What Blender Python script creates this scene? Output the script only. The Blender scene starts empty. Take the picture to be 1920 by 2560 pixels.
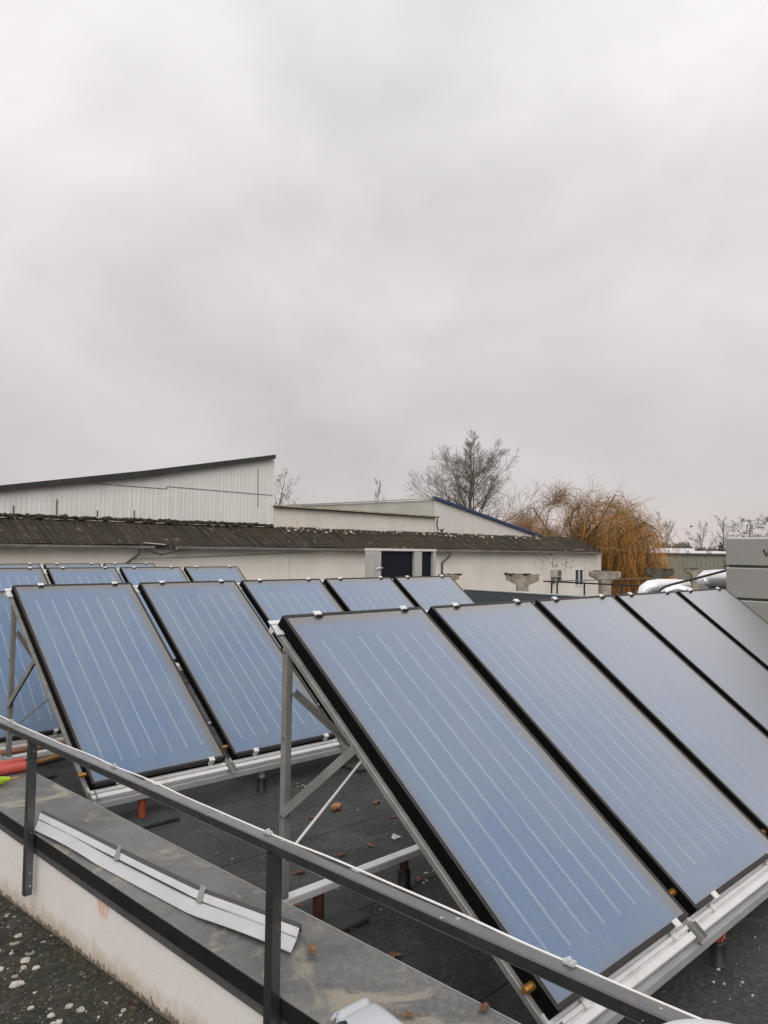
import bpy, bmesh, math, random
from mathutils import Vector as V, Matrix
R = math.radians
random.seed(7)
sc = bpy.context.scene
C = sc.collection

# ------------------------------------------------------------------ camera
F, PITCH, ROLL, YAW = 1927.7, 0.04806, 0.01368, 0.7962
fw = V((math.cos(YAW)*math.cos(PITCH), math.sin(YAW)*math.cos(PITCH), math.sin(PITCH)))
_r = V((math.sin(YAW), -math.cos(YAW), 0)); _u = _r.cross(fw)
cr, sr = math.cos(ROLL), math.sin(ROLL)
rt = cr*_r + sr*_u; up = -sr*_r + cr*_u
cam = bpy.data.cameras.new('camera'); camo = bpy.data.objects.new('camera', cam); C.objects.link(camo)
cam.sensor_fit = 'HORIZONTAL'; cam.sensor_width = 36; cam.lens = F/1920*36
cam.clip_start = 0.05; cam.clip_end = 3000
camo.matrix_world = Matrix(((rt.x, up.x, -fw.x, 0), (rt.y, up.y, -fw.y, 0), (rt.z, up.z, -fw.z, 0), (0, 0, 0, 1)))
sc.camera = camo

# ------------------------------------------------------------------ sky and sun
sc.view_settings.view_transform = 'Standard'; sc.view_settings.look = 'None'
sc.view_settings.exposure = 0.0; sc.view_settings.gamma = 1
SUN_EL, SUN_AZ = R(36), R(228)          # azimuth measured from +X towards +Y: behind the viewer's left shoulder
world = bpy.data.worlds.new('World'); sc.world = world; world.use_nodes = True
nt = world.node_tree; N = nt.nodes; Lk = nt.links
for n in list(N): N.remove(n)
out = N.new('ShaderNodeOutputWorld'); bg = N.new('ShaderNodeBackground'); Lk.new(bg.outputs[0], out.inputs[0])
sky = N.new('ShaderNodeTexSky'); sky.sky_type = 'NISHITA'; sky.sun_disc = False
sky.sun_elevation = SUN_EL; sky.sun_rotation = R(90)-SUN_AZ
tc = N.new('ShaderNodeTexCoord'); sep = N.new('ShaderNodeSeparateXYZ'); Lk.new(tc.outputs['Generated'], sep.inputs[0])
def wmath(op, a, b=None, c=None):
    n = N.new('ShaderNodeMath'); n.operation = op
    for i, v in enumerate((a, b, c)):
        if v is None: continue
        if isinstance(v, (int, float)): n.inputs[i].default_value = v
        else: Lk.new(v, n.inputs[i])
    return n.outputs[0]
ramp = N.new('ShaderNodeValToRGB'); Lk.new(sep.outputs[2], ramp.inputs[0])
cr_ = ramp.color_ramp
cr_.elements[0].position = 0.0; cr_.elements[0].color = (0.66, 0.605, 0.585, 1)
cr_.elements[1].position = 1.0; cr_.elements[1].color = (1.10, 1.10, 1.11, 1)
for pos, col in ((0.06, (0.615, 0.585, 0.578, 1)), (0.16, (0.650, 0.622, 0.618, 1)), (0.30, (0.775, 0.750, 0.755, 1)), (0.46, (0.862, 0.848, 0.853, 1)), (0.62, (0.93, 0.925, 0.93, 1))):
    e = cr_.elements.new(pos); e.color = col
mp = N.new('ShaderNodeMapping'); mp.inputs['Scale'].default_value = (1.0, 1.0, 1.5); Lk.new(tc.outputs['Generated'], mp.inputs[0])
n1 = N.new('ShaderNodeTexNoise'); n1.inputs['Scale'].default_value = 2.6; n1.inputs['Detail'].default_value = 4.0; n1.inputs['Roughness'].default_value = 0.5; n1.inputs['Distortion'].default_value = 0.35
Lk.new(mp.outputs[0], n1.inputs['Vector'])
n2 = N.new('ShaderNodeTexNoise'); n2.inputs['Scale'].default_value = 6.5; n2.inputs['Detail'].default_value = 6; n2.inputs['Roughness'].default_value = 0.55
Lk.new(mp.outputs[0], n2.inputs['Vector'])
cl = wmath('ADD', wmath('MULTIPLY', n1.outputs[0], 0.72), wmath('MULTIPLY', n2.outputs[0], 0.16))
cl = wmath('ADD', cl, 1.0-0.44)
mx = N.new('ShaderNodeMixRGB'); mx.blend_type = 'MULTIPLY'; mx.inputs[0].default_value = 1
tint = N.new('ShaderNodeMixRGB'); tint.blend_type = 'MULTIPLY'; tint.inputs[0].default_value = 1; tint.inputs[2].default_value = (1.012, 0.982, 0.990, 1); Lk.new(ramp.outputs[0], tint.inputs[1])
Lk.new(tint.outputs[0], mx.inputs[1]); Lk.new(cl, mx.inputs[2])
sk = N.new('ShaderNodeMixRGB'); sk.blend_type = 'MULTIPLY'; sk.inputs[0].default_value = 1; sk.inputs[2].default_value = (0.1, 0.1, 0.1, 1)
Lk.new(sky.outputs[0], sk.inputs[1])
m2 = N.new('ShaderNodeMixRGB'); m2.inputs[0].default_value = 0.95
Lk.new(sk.outputs[0], m2.inputs[1]); Lk.new(mx.outputs[0], m2.inputs[2])
Lk.new(m2.outputs[0], bg.inputs[0]); bg.inputs[1].default_value = 1.0
sun = bpy.data.lights.new('sun', 'SUN'); sun.energy = 1.5; sun.angle = R(50); sun.color = (1.0, 0.965, 0.92)
suno = bpy.data.objects.new('sun', sun); C.objects.link(suno)
sd_ = V((math.cos(SUN_AZ)*math.cos(SUN_EL), math.sin(SUN_AZ)*math.cos(SUN_EL), math.sin(SUN_EL)))
suno.rotation_euler = sd_.to_track_quat('Z', 'Y').to_euler()

# ------------------------------------------------------------------ rays from the survey of the photograph to places at their real distance
def ray(x, y): return fw + rt*((x-960)/F) - up*((y-1280)/F)
def onx(x, y, X): d = ray(x, y); return d*(X/d.x)
def ony(x, y, Y): d = ray(x, y); return d*(Y/d.y)
def onz(x, y, Z): d = ray(x, y); return d*(Z/d.z)
def at(x, y, dist): return ray(x, y)*dist

# ------------------------------------------------------------------ materials
def new_mat(name):
    m = bpy.data.materials.new(name); m.use_nodes = True
    nt = m.node_tree; b = nt.nodes['Principled BSDF']
    return m, nt, b
class G:
    """tiny node helper"""
    def __init__(s, nt): s.nt = nt
    def n(s, t, **kw):
        k = s.nt.nodes.new(t)
        for a, v in kw.items(): setattr(k, a, v)
        return k
    def put(s, sock, v):
        if isinstance(v, (int, float)): sock.default_value = v
        elif isinstance(v, (tuple, list)): sock.default_value = tuple(v) if len(v) != 3 or sock.type == 'VECTOR' else (*v, 1)
        else: s.nt.links.new(v, sock)
    def math(s, op, a, b=0.0, c=0.0, clamp=False):
        k = s.n('ShaderNodeMath', operation=op, use_clamp=clamp)
        for i, v in enumerate((a, b, c)): s.put(k.inputs[i], v)
        return k.outputs[0]
    def mix(s, f, a, b, bt='MIX'):
        k = s.n('ShaderNodeMixRGB', blend_type=bt)
        s.put(k.inputs[0], f); s.put(k.inputs[1], a); s.put(k.inputs[2], b); return k.outputs[0]
    def coord(s, kind='Object', scale=(1, 1, 1), rot=(0, 0, 0)):
        t = s.n('ShaderNodeTexCoord'); m = s.n('ShaderNodeMapping')
        m.inputs['Scale'].default_value = scale; m.inputs['Rotation'].default_value = rot
        s.nt.links.new(t.outputs[kind], m.inputs[0]); return m.outputs[0]
    def pos(s, scale=(1, 1, 1)):
        t = s.n('ShaderNodeNewGeometry'); m = s.n('ShaderNodeMapping'); m.inputs['Scale'].default_value = scale
        s.nt.links.new(t.outputs['Position'], m.inputs[0]); return m.outputs[0]
    def noise(s, vec, scale, detail=4, rough=0.55, dist=0.0):
        k = s.n('ShaderNodeTexNoise'); s.put(k.inputs['Vector'], vec); k.inputs['Scale'].default_value = scale
        k.inputs['Detail'].default_value = detail; k.inputs['Roughness'].default_value = rough; k.inputs['Distortion'].default_value = dist
        return k.outputs[0]
    def voro(s, vec, scale, feature='F1', out='Distance', rand=1.0):
        k = s.n('ShaderNodeTexVoronoi', feature=feature); s.put(k.inputs['Vector'], vec); k.inputs['Scale'].default_value = scale
        k.inputs['Randomness'].default_value = rand
        return k.outputs[out]
    def step(s, v, lo, hi, a=0.0, b=1.0):
        k = s.n('ShaderNodeMapRange', interpolation_type='SMOOTHSTEP'); s.put(k.inputs[0], v)
        k.inputs[1].default_value = lo; k.inputs[2].default_value = hi; k.inputs[3].default_value = a; k.inputs[4].default_value = b
        return k.outputs[0]
    def bump(s, h, strength=0.3, dist=0.01):
        k = s.n('ShaderNodeBump'); s.put(k.inputs['Height'], h); k.inputs['Strength'].default_value = strength; k.inputs['Distance'].default_value = dist
        return k.outputs[0]
def simple(name, col, rough=0.6, metal=0.0, var=0.15, scale=6.0, dirt=None, dirt_amt=0.0, bump=0.0, bscale=60, spec=0.5, coat=0.0):
    m, nt, b = new_mat(name); g = G(nt); v = g.coord()
    n = g.noise(v, scale, 5, 0.6)
    lo = tuple(c*(1-var) for c in col); hi = tuple(min(1, c*(1+var)) for c in col)
    c = g.mix(g.step(n, 0.3, 0.7), lo, hi)
    if dirt:
        n2 = g.noise(v, scale*0.6+1.3, 8, 0.7, 0.3)
        c = g.mix(g.math('MULTIPLY', g.step(n2, 0.52, 0.72), dirt_amt), c, dirt)
    g.put(b.inputs['Base Color'], c)
    g.put(b.inputs['Roughness'], g.math('ADD', g.math('MULTIPLY', n, 0.2), rough-0.1))
    b.inputs['Metallic'].default_value = metal; b.inputs['Specular IOR Level'].default_value = spec
    b.inputs['Coat Weight'].default_value = coat; b.inputs['Coat Roughness'].default_value = 0.2
    if bump: g.put(b.inputs['Normal'], g.bump(g.noise(v, bscale, 4, 0.6), bump, 0.01))
    return m
M = {}
M['galv'] = simple('galvanised_steel', (0.27, 0.27, 0.255), 0.5, 0.3, 0.16, 9, (0.14, 0.13, 0.11), 0.4)
M['galv_dark'] = simple('weathered_steel', (0.15, 0.15, 0.142), 0.55, 0.35, 0.2, 8)
M['alu'] = simple('white_aluminium', (0.70, 0.70, 0.69), 0.42, 0.15, 0.06, 5, (0.3, 0.29, 0.27), 0.35)
M['alu_grey'] = simple('grey_aluminium', (0.42, 0.42, 0.415), 0.45, 0.3, 0.08, 6, (0.2, 0.2, 0.18), 0.4)
M['frame'] = simple('bronze_black_frame', (0.022, 0.020, 0.018), 0.45, 0.1, 0.25, 14, (0.06, 0.054, 0.045), 0.4, spec=0.35)
M['black'] = simple('black_plastic', (0.006, 0.006, 0.006), 0.6, 0, 0.2, 10)
M['case'] = simple('black_casing', (0.003, 0.003, 0.003), 0.8, 0, 0.2, 10, spec=0.1)
M['rust'] = simple('rust_primed_steel', (0.065, 0.020, 0.011), 0.75, 0.0, 0.35, 18, (0.03, 0.016, 0.01), 0.8)
M['rust_red'] = simple('red_primed_steel', (0.27, 0.055, 0.025), 0.7, 0.0, 0.3, 18, (0.07, 0.025, 0.015), 0.7)
M['plate'] = simple('bitumen_patch', (0.035, 0.042, 0.038), 0.8, 0, 0.3, 10, (0.07, 0.085, 0.07), 0.5, 0.4, 90)
M['sleeve'] = simple('black_pipe_sleeve', (0.006, 0.006, 0.006), 0.55, 0, 0.3, 12)
M['brass'] = simple('brass', (0.55, 0.30, 0.09), 0.35, 0.8, 0.15, 20)
M['rail_paint'] = simple('dark_green_grey_paint', (0.009, 0.0132, 0.0158), 0.33, 0.0, 0.25, 7, (0.09, 0.06, 0.03), 0.4, 0.10, 40, spec=0.9, coat=0.9)
M['cable'] = simple('white_cable_sheath', (0.78, 0.77, 0.75), 0.45, 0, 0.05, 8)
M['tie'] = simple('grey_cable_clip', (0.45, 0.46, 0.46), 0.5, 0, 0.1, 20)
M['fascia'] = simple('dark_sheet_fascia', (0.010, 0.0105, 0.011), 0.5, 0.1, 0.3, 5)
M['drip'] = simple('drip_flange', (0.095, 0.095, 0.093), 0.6, 0.1, 0.15, 6)
M['flash_white'] = simple('white_coated_sheet', (0.52, 0.52, 0.525), 0.4, 0.0, 0.08, 4, (0.36, 0.31, 0.25), 0.5)
M['flash_dark'] = simple('dark_sheet_lip', (0.04, 0.042, 0.045), 0.5, 0, 0.1, 6)
M['offcut'] = simple('blue_grey_coated_sheet', (0.46, 0.49, 0.51), 0.35, 0.0, 0.03, 5)
M['red_pvc'] = simple('red_conduit', (0.44, 0.075, 0.055), 0.55, 0, 0.25, 9, (0.26, 0.07, 0.05), 0.75)
M['wood'] = simple('old_plank', (0.22, 0.10, 0.05), 0.8, 0, 0.35, 12, (0.10, 0.05, 0.03), 0.6)
M['stick'] = simple('raw_wood', (0.42, 0.22, 0.09), 0.7, 0, 0.2, 20)
M['lime'] = simple('lime_green_twine', (0.46, 0.66, 0.03), 0.7, 0, 0.3, 60, None, 0, 0.8, 150)
M['white_pvc'] = simple('white_pvc', (0.80, 0.80, 0.78), 0.35, 0, 0.03, 4)
M['unit'] = simple('grey_unit_paint', (0.295, 0.29, 0.262), 0.45, 0, 0.035, 2)
M['unit_lip'] = simple('painted_edge_glint', (0.44, 0.44, 0.42), 0.45, 0, 0.04, 2)  # panel edges paler: the light their bevel catches is put into the colour
M['unit_gap'] = simple('painted_gap_shade', (0.05, 0.05, 0.045), 0.8, 0, 0.1, 2)  # dark strip paints the shade in the recess below each panel
M['cabinet'] = simple('light_grey_cabinet', (0.42, 0.42, 0.39), 0.45, 0, 0.05, 2)
M['cab_white'] = simple('cabinet_top_trim', (0.62, 0.62, 0.62), 0.4, 0, 0.05, 2)
M['navy'] = simple('navy_insulation', (0.0035, 0.006, 0.012), 0.6, 0, 0.2, 2, spec=0.3)
M['logo'] = simple('charcoal_lettering', (0.04, 0.042, 0.04), 0.5, 0, 0.05, 4)
M['render'] = simple('cream_render', (0.70, 0.665, 0.60), 0.85, 0, 0.06, 1.2, (0.50, 0.45, 0.37), 0.45, 0.15, 25)
M['annex'] = simple('cream_annex_render', (0.66, 0.625, 0.55), 0.85, 0, 0.06, 0.6, (0.5, 0.45, 0.36), 0.5, 0.1, 25)
M['roof_trim'] = simple('yellowed_roof_edge', (0.38, 0.33, 0.2), 0.8, 0, 0.3, 3)
M['tar'] = simple('black_roof_edge', (0.03, 0.032, 0.032), 0.7, 0, 0.3, 1.5)
M['gutter'] = simple('zinc_gutter', (0.25, 0.255, 0.245), 0.6, 0.2, 0.2, 1.5)
M['pipe'] = simple('weathered_downpipe', (0.085, 0.08, 0.072), 0.6, 0.2, 0.2, 3)
M['blue'] = simple('blue_verge_sheet', (0.020, 0.045, 0.115), 0.5, 0, 0.15, 2)
M['hall_roof'] = simple('pale_roof_sheet', (0.47, 0.47, 0.41), 0.7, 0, 0.08, 0.8)
M['moss'] = simple('dark_moss', (0.035, 0.028, 0.016), 0.95, 0, 0.5, 8)
M['rubble'] = simple('pale_rubble', (0.42, 0.38, 0.31), 0.9, 0, 0.4, 4)
M['concrete'] = simple('weathered_concrete', (0.29, 0.255, 0.205), 0.9, 0, 0.3, 2.0, (0.055, 0.047, 0.035), 0.9, 0.3, 12)
M['concrete_dark'] = simple('mossy_concrete', (0.085, 0.08, 0.06), 0.95, 0, 0.3, 2.0, (0.04, 0.04, 0.03), 0.6, 0.3, 12)
M['foil'] = simple('aluminium_foil_lagging', (0.88, 0.88, 0.89), 0.3, 0.55, 0.1, 3, None, 0, 0.5, 9)
M['far_wall'] = simple('grey_olive_panel', (0.235, 0.228, 0.19), 0.85, 0, 0.1, 0.4)
M['far_white'] = simple('white_skylight', (0.72, 0.72, 0.73), 0.5, 0, 0.05, 0.4)
M['far_dark'] = simple('dark_roof_felt', (0.10, 0.10, 0.09), 0.9, 0, 0.1, 0.4)
M['window_frame'] = simple('white_window_frame', (0.72, 0.73, 0.74), 0.5, 0, 0.03, 2)
M['window_glass'] = simple('dark_window_glass', (0.045, 0.055, 0.065), 0.12, 0, 0.1, 1)
M['ac'] = simple('beige_machine_casing', (0.42, 0.39, 0.32), 0.6, 0, 0.1, 3)
M['leaf'] = simple('brown_leaf', (0.13, 0.052, 0.028), 0.7, 0, 0.4, 60)
M['leaf_yellow'] = simple('ochre_leaf', (0.20, 0.10, 0.042), 0.7, 0, 0.35, 60)
M['brick'] = simple('orange_brick', (0.42, 0.19, 0.085), 0.85, 0, 0.25, 40)
M['paper'] = simple('white_scrap', (0.68, 0.68, 0.67), 0.7, 0, 0.06, 20)
M['chip'] = simple('pale_chip', (0.44, 0.41, 0.35), 0.9, 0, 0.35, 40)
M['bark'] = simple('bare_tree_bark', (0.085, 0.072, 0.058), 0.9, 0, 0.25, 2)
M['twig'] = simple('bare_twig', (0.15, 0.125, 0.10), 0.9, 0, 0.25, 2)
M['twig_grey'] = simple('grey_twig', (0.30, 0.285, 0.27), 0.9, 0, 0.2, 2)
M['twig_far'] = simple('hazed_far_twig', (0.21, 0.19, 0.17), 0.9, 0, 0.2, 2)  # paler than the near twigs: distance haze mixed into the colour
M['willow_strand'] = simple('willow_hanging_strand', (0.40, 0.20, 0.045), 0.85, 0, 0.5, 0.7)
M['willow_bark'] = simple('willow_bark', (0.075, 0.05, 0.028), 0.9, 0, 0.25, 2)
M['willow_twig'] = simple('willow_tan_twig', (0.30, 0.19, 0.095), 0.85, 0, 0.5, 0.6)
M['shrub'] = simple('winter_scrub', (0.15, 0.13, 0.11), 0.95, 0, 0.35, 1)
M['conifer'] = simple('dark_conifer', (0.02, 0.024, 0.016), 0.95, 0, 0.3, 3)
M['feather'] = simple('dark_feathers', (0.015, 0.015, 0.016), 0.8, 0, 0.2, 20)
M['foil_black'] = simple('black_hose_rubber', (0.010, 0.010, 0.011), 0.5, 0, 0.1, 6)
M['far_parapet'] = simple('slate_blue_sheet', (0.060, 0.075, 0.085), 0.5, 0, 0.08, 1)
M['far_coping'] = simple('pale_grey_coping', (0.40, 0.40, 0.38), 0.5, 0, 0.06, 1)

def rail_material():
    m, nt, b = new_mat('chipped_green_grey_paint'); g = G(nt); v = g.pos()
    base = g.mix(g.step(g.noise(v, 6, 5), 0.3, 0.7), (0.0075, 0.0115, 0.0140), (0.0115, 0.0165, 0.0195))
    rust = g.step(g.noise(v, 11, 7, 0.7, 0.4), 0.60, 0.70, 0, 0.75)
    base = g.mix(rust, base, (0.10, 0.055, 0.025))
    vo = g.n('ShaderNodeTexVoronoi'); g.put(vo.inputs['Vector'], v); vo.inputs['Scale'].default_value = 40
    c = g.n('ShaderNodeSeparateColor'); nt.links.new(vo.outputs['Color'], c.inputs[0])
    d = g.math('LESS_THAN', g.math('ADD', vo.outputs['Distance'], g.math('MULTIPLY', g.noise(v, 150, 2), 0.12)), g.math('MULTIPLY', g.math('POWER', c.outputs[0], 6.0), 0.32))
    base = g.mix(g.math('MULTIPLY', d, 0.8), base, (0.42, 0.44, 0.44))
    scr = g.step(g.noise(g.pos(scale=(30, 1.2, 30)), 2.0, 4, 0.7), 0.58, 0.72, 0, 0.4)
    base = g.mix(scr, base, (0.05, 0.055, 0.058))
    g.put(b.inputs['Base Color'], base); b.inputs['Specular IOR Level'].default_value = 0.9
    g.put(b.inputs['Roughness'], g.step(g.noise(v, 14, 5), 0.3, 0.7, 0.28, 0.5))
    b.inputs['Coat Weight'].default_value = 1.0; b.inputs['Coat IOR'].default_value = 1.75; g.put(b.inputs['Coat Roughness'], g.step(g.noise(v, 9, 5), 0.3, 0.7, 0.14, 0.38))
    g.put(b.inputs['Normal'], g.bump(g.noise(v, 30, 4), 0.15, 0.004))
    return m
M['rail_paint'] = rail_material()

def glass_material():
    m, nt, b = new_mat('striped_absorber_under_glass'); g = G(nt)
    t = g.n('ShaderNodeTexCoord'); s = g.n('ShaderNodeSeparateXYZ'); nt.links.new(t.outputs['Object'], s.inputs[0])
    x, y = s.outputs[0], s.outputs[1]
    info = g.n('ShaderNodeObjectInfo')
    off = g.n('ShaderNodeVectorMath', operation='ADD'); nt.links.new(t.outputs['Object'], off.inputs[0])
    cmb = g.n('ShaderNodeCombineXYZ'); g.put(cmb.inputs[2], g.math('MULTIPLY', info.outputs['Random'], 50)); nt.links.new(cmb.outputs[0], off.inputs[1])
    v = off.outputs[0]
    # grey-brown margin, mainly right and top: casing inner wall and its reflection painted in
    wob = g.math('MULTIPLY', g.math('SUBTRACT', g.noise(v, 5, 3), 0.5), 0.03)
    ex = g.math('SUBTRACT', GW/2, g.math('MAXIMUM', g.math('MULTIPLY', g.math('ADD', x, 0.045), -1.0), g.math('ADD', x, 0.0)))
    ey = g.math('SUBTRACT', GL, g.math('MAXIMUM', y, g.math('SUBTRACT', GL-0.06, y)))
    e = g.math('ADD', g.math('MINIMUM', ex, ey), wob)
    sheet = g.step(e, 0.026, 0.125)
    # tube stripes
    k = g.math('DIVIDE', g.math('ADD', x, 3*0.1297+0.0648), 0.1297)
    fr = g.math('SUBTRACT', g.math('FRACT', k), 0.5)
    wig = g.math('MULTIPLY', g.math('SUBTRACT', g.noise(v, 9, 2), 0.5), 0.06)
    dd = g.math('ABSOLUTE', g.math('ADD', fr, wig))
    line = g.step(dd, 0.0, 0.105, 1.0, 0.0)
    line = g.math('MULTIPLY', line, g.math('MULTIPLY', g.step(k, 0.0, 0.01), g.step(k, 6.99, 7.0, 1.0, 0.0)))
    line = g.math('MULTIPLY', line, g.math('MULTIPLY', g.step(y, 0.145, 0.155), g.step(y, 1.885, 1.905, 1.0, 0.0)))
    line = g.math('MULTIPLY', line, g.step(g.noise(v, 3.0, 2), 0.2, 0.6, 0.55, 1.0))
    tone = g.noise(v, 1.6, 3, 0.5)
    blue = g.mix(g.step(tone, 0.3, 0.7), (0.060, 0.133, 0.252), (0.090, 0.158, 0.252))
    blue = g.mix(g.step(g.noise(v, 70, 2), 0.35, 0.75, 0, 0.10), blue, (0.22, 0.28, 0.36))
    blue = g.mix(1.0, blue, g.math('ADD', 0.93, g.math('MULTIPLY', info.outputs['Random'], 0.14)), 'MULTIPLY')
    base = g.mix(sheet, (0.115, 0.108, 0.097), blue)
    base = g.mix(g.math('MULTIPLY', line, 0.48), base, (0.34, 0.39, 0.43))
    # dried drops and dust specks
    dot = None
    patch = g.step(g.noise(v, 1.7, 3), 0.36, 0.64, 0.25, 1.0)
    for vs_, mx_ in ((30, 0.13), (62, 0.17)):
        vo = g.n('ShaderNodeTexVoronoi'); g.put(vo.inputs['Vector'], v); vo.inputs['Scale'].default_value = vs_
        sep2 = g.n('ShaderNodeSeparateColor'); nt.links.new(vo.outputs['Color'], sep2.inputs[0])
        size = g.math('MULTIPLY', g.math('POWER', sep2.outputs[0], 3.0), mx_)
        dk = g.math('MULTIPLY', g.math('LESS_THAN', vo.outputs['Distance'], size), g.math('GREATER_THAN', sep2.outputs[1], 0.45))
        dot = dk if dot is None else g.math('MAXIMUM', dot, dk)
    base = g.mix(g.math('MULTIPLY', dot, g.math('MULTIPLY', patch, 0.6)), base, (0.60, 0.63, 0.66))
    streak = g.noise(g.coord(scale=(9, 0.7, 1)), 1.6, 4, 0.6)
    base = g.mix(g.step(streak, 0.5, 0.75, 0, 0.16), base, (0.24, 0.27, 0.30))
    g.put(b.inputs['Base Color'], base)
    b.inputs['Roughness'].default_value = 0.5; b.inputs['Specular IOR Level'].default_value = 0.4
    b.inputs['Coat Weight'].default_value = 1.0; b.inputs['Coat IOR'].default_value = 1.5
    g.put(b.inputs['Coat Roughness'], g.math('ADD', 0.17, g.math('MULTIPLY', g.noise(v, 2.2, 4), 0.12)))
    hb = g.math('ADD', g.math('MULTIPLY', g.noise(v, 260, 2), 0.4), g.math('MULTIPLY', dot, 0.6))
    nrm = g.bump(hb, 0.12, 0.002); g.put(b.inputs['Coat Normal'], nrm)
    # patterned solar glass: both faces reflect, strongly so at a flat angle
    lw = g.n('ShaderNodeLayerWeight'); lw.inputs['Blend'].default_value = 0.5
    fac = g.math('MULTIPLY', g.math('POWER', lw.outputs['Facing'], 3.9), 3.0, clamp=True)
    fac = g.math('MINIMUM', fac, 0.86)
    gl = g.n('ShaderNodeBsdfGlossy'); gl.inputs['Roughness'].default_value = 0.34; g.put(gl.inputs['Color'], (0.69, 0.695, 0.70)); g.put(gl.inputs['Normal'], nrm)
    ms = g.n('ShaderNodeMixShader'); g.put(ms.inputs[0], fac); nt.links.new(b.outputs[0], ms.inputs[1]); nt.links.new(gl.outputs[0], ms.inputs[2])
    nt.links.new(ms.outputs[0], nt.nodes['Material Output'].inputs[0])
    return m

def felt_material():
    m, nt, b = new_mat('bitumen_roof_felt'); g = G(nt); v = g.coord()
    base = g.mix(g.step(g.noise(v, 1.1, 6, 0.6), 0.3, 0.72), (0.020, 0.021, 0.021), (0.044, 0.045, 0.043))
    base = g.mix(g.step(g.noise(v, 2.7, 8, 0.65, 0.6), 0.56, 0.7, 0, 0.6), base, (0.088, 0.09, 0.086))
    base = g.mix(g.step(g.noise(v, 0.9, 5, 0.6, 0.4), 0.58, 0.74, 0, 0.55), base, (0.05, 0.058, 0.048))
    grit = g.math('ADD', g.math('MULTIPLY', g.noise(v, 150, 3, 0.7), 0.5), g.math('MULTIPLY', g.noise(v, 38, 5, 0.75), 0.5))
    base = g.mix(g.step(grit, 0.50, 0.62, 0, 0.6), base, (0.115, 0.115, 0.11))
    base = g.mix(g.step(grit, 0.38, 0.49, 0.85, 0), base, (0.007, 0.007, 0.007))
    s = g.n('ShaderNodeSeparateXYZ'); nt.links.new(v, s.inputs[0])
    wob = g.math('MULTIPLY', g.math('SUBTRACT', g.noise(v, 3, 3), 0.5), 0.05)
    def seam(c, pitch, o):
        f = g.math('FRACT', g.math('DIVIDE', g.math('ADD', g.math('ADD', c, wob), o), pitch))
        return g.step(g.math('ABSOLUTE', g.math('SUBTRACT', f, 0.5)), 0.004, 0.016, 1, 0), f
    s1, f1 = seam(s.outputs[1], 0.98, 0.31)
    base = g.mix(g.math('MULTIPLY', s1, 0.75), base, (0.008, 0.008, 0.008))
    s2, f2 = seam(s.outputs[0], 5.1, 0.4)
    base = g.mix(g.math('MULTIPLY', s2, 0.35), base, (0.01, 0.01, 0.01))
    # pale flecks of swept rubbish and lichen
    vo = g.n('ShaderNodeTexVoronoi'); g.put(vo.inputs['Vector'], v); vo.inputs['Scale'].default_value = 13
    sc2 = g.n('ShaderNodeSeparateColor'); nt.links.new(vo.outputs['Color'], sc2.inputs[0])
    dot = g.math('LESS_THAN', g.math('ADD', vo.outputs['Distance'], g.math('MULTIPLY', g.noise(v, 60, 2), 0.1)), g.math('MULTIPLY', g.math('POWER', sc2.outputs[0], 5), 0.2))
    base = g.mix(g.math('MULTIPLY', dot, g.step(g.noise(v, 1.3, 2), 0.45, 0.62, 0.0, 0.8)), base, (0.34, 0.33, 0.31))
    g.put(b.inputs['Base Color'], base)
    wet = g.step(g.noise(v, 0.8, 4, 0.55), 0.42, 0.62, 0.6, 0.88)
    g.put(b.inputs['Roughness'], wet)
    g.put(b.inputs['Normal'], g.bump(g.math('ADD', grit, g.math('MULTIPLY', s1, -1.0)), 0.5, 0.006))
    return m

def terrace_material():
    m, nt, b = new_mat('mossy_terrace_felt'); g = G(nt); v = g.coord()
    a = g.noise(v, 2.6, 8, 0.7, 0.5); c = g.noise(v, 7, 8, 0.72); d = g.noise(v, 45, 6, 0.75)
    base = g.mix(g.step(a, 0.38, 0.62), (0.020, 0.020, 0.017), (0.052, 0.058, 0.028))
    base = g.mix(g.step(c, 0.5, 0.66, 0, 0.85), base, (0.066, 0.044, 0.027))
    base = g.mix(g.step(g.noise(v, 3.7, 7, 0.7, 1.0), 0.54, 0.68, 0, 0.7), base, (0.105, 0.10, 0.088))
    base = g.mix(g.step(d, 0.52, 0.68, 0, 0.8), base, (0.17, 0.145, 0.11))
    base = g.mix(g.step(d, 0.3, 0.45, 0.8, 0), base, (0.006, 0.006, 0.005))
    for scale, amt, th in ((9, 0.85, 0.34), (19, 0.8, 0.30), (47, 0.8, 0.32), (95, 0.7, 0.4)):
        vo = g.n('ShaderNodeTexVoronoi'); g.put(vo.inputs['Vector'], v); vo.inputs['Scale'].default_value = scale
        cc = g.n('ShaderNodeSeparateColor'); nt.links.new(vo.outputs['Color'], cc.inputs[0])
        dist = g.math('ADD', vo.outputs['Distance'], g.math('MULTIPLY', g.math('SUBTRACT', g.noise(v, scale*4, 4, 0.7), 0.5), 0.34))
        dot = g.math('LESS_THAN', dist, g.math('MULTIPLY', g.math('POWER', cc.outputs[0], 4), th))
        base = g.mix(g.math('MULTIPLY', dot, amt), base, g.mix(cc.outputs[1], (0.30, 0.26, 0.20), (0.58, 0.55, 0.48)))
    mid = g.noise(v, 17, 7, 0.75, 0.8)
    base = g.mix(g.step(mid, 0.53, 0.66, 0, 0.7), base, (0.12, 0.112, 0.092))
    base = g.mix(g.step(mid, 0.33, 0.46, 0.85, 0), base, (0.010, 0.011, 0.007))
    g.put(b.inputs['Base Color'], base); b.inputs['Roughness'].default_value = 0.9
    g.put(b.inputs['Normal'], g.bump(g.math('ADD', g.math('MULTIPLY', d, 0.5), g.math('ADD', c, mid)), 1.0, 0.035))
    return m

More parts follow.
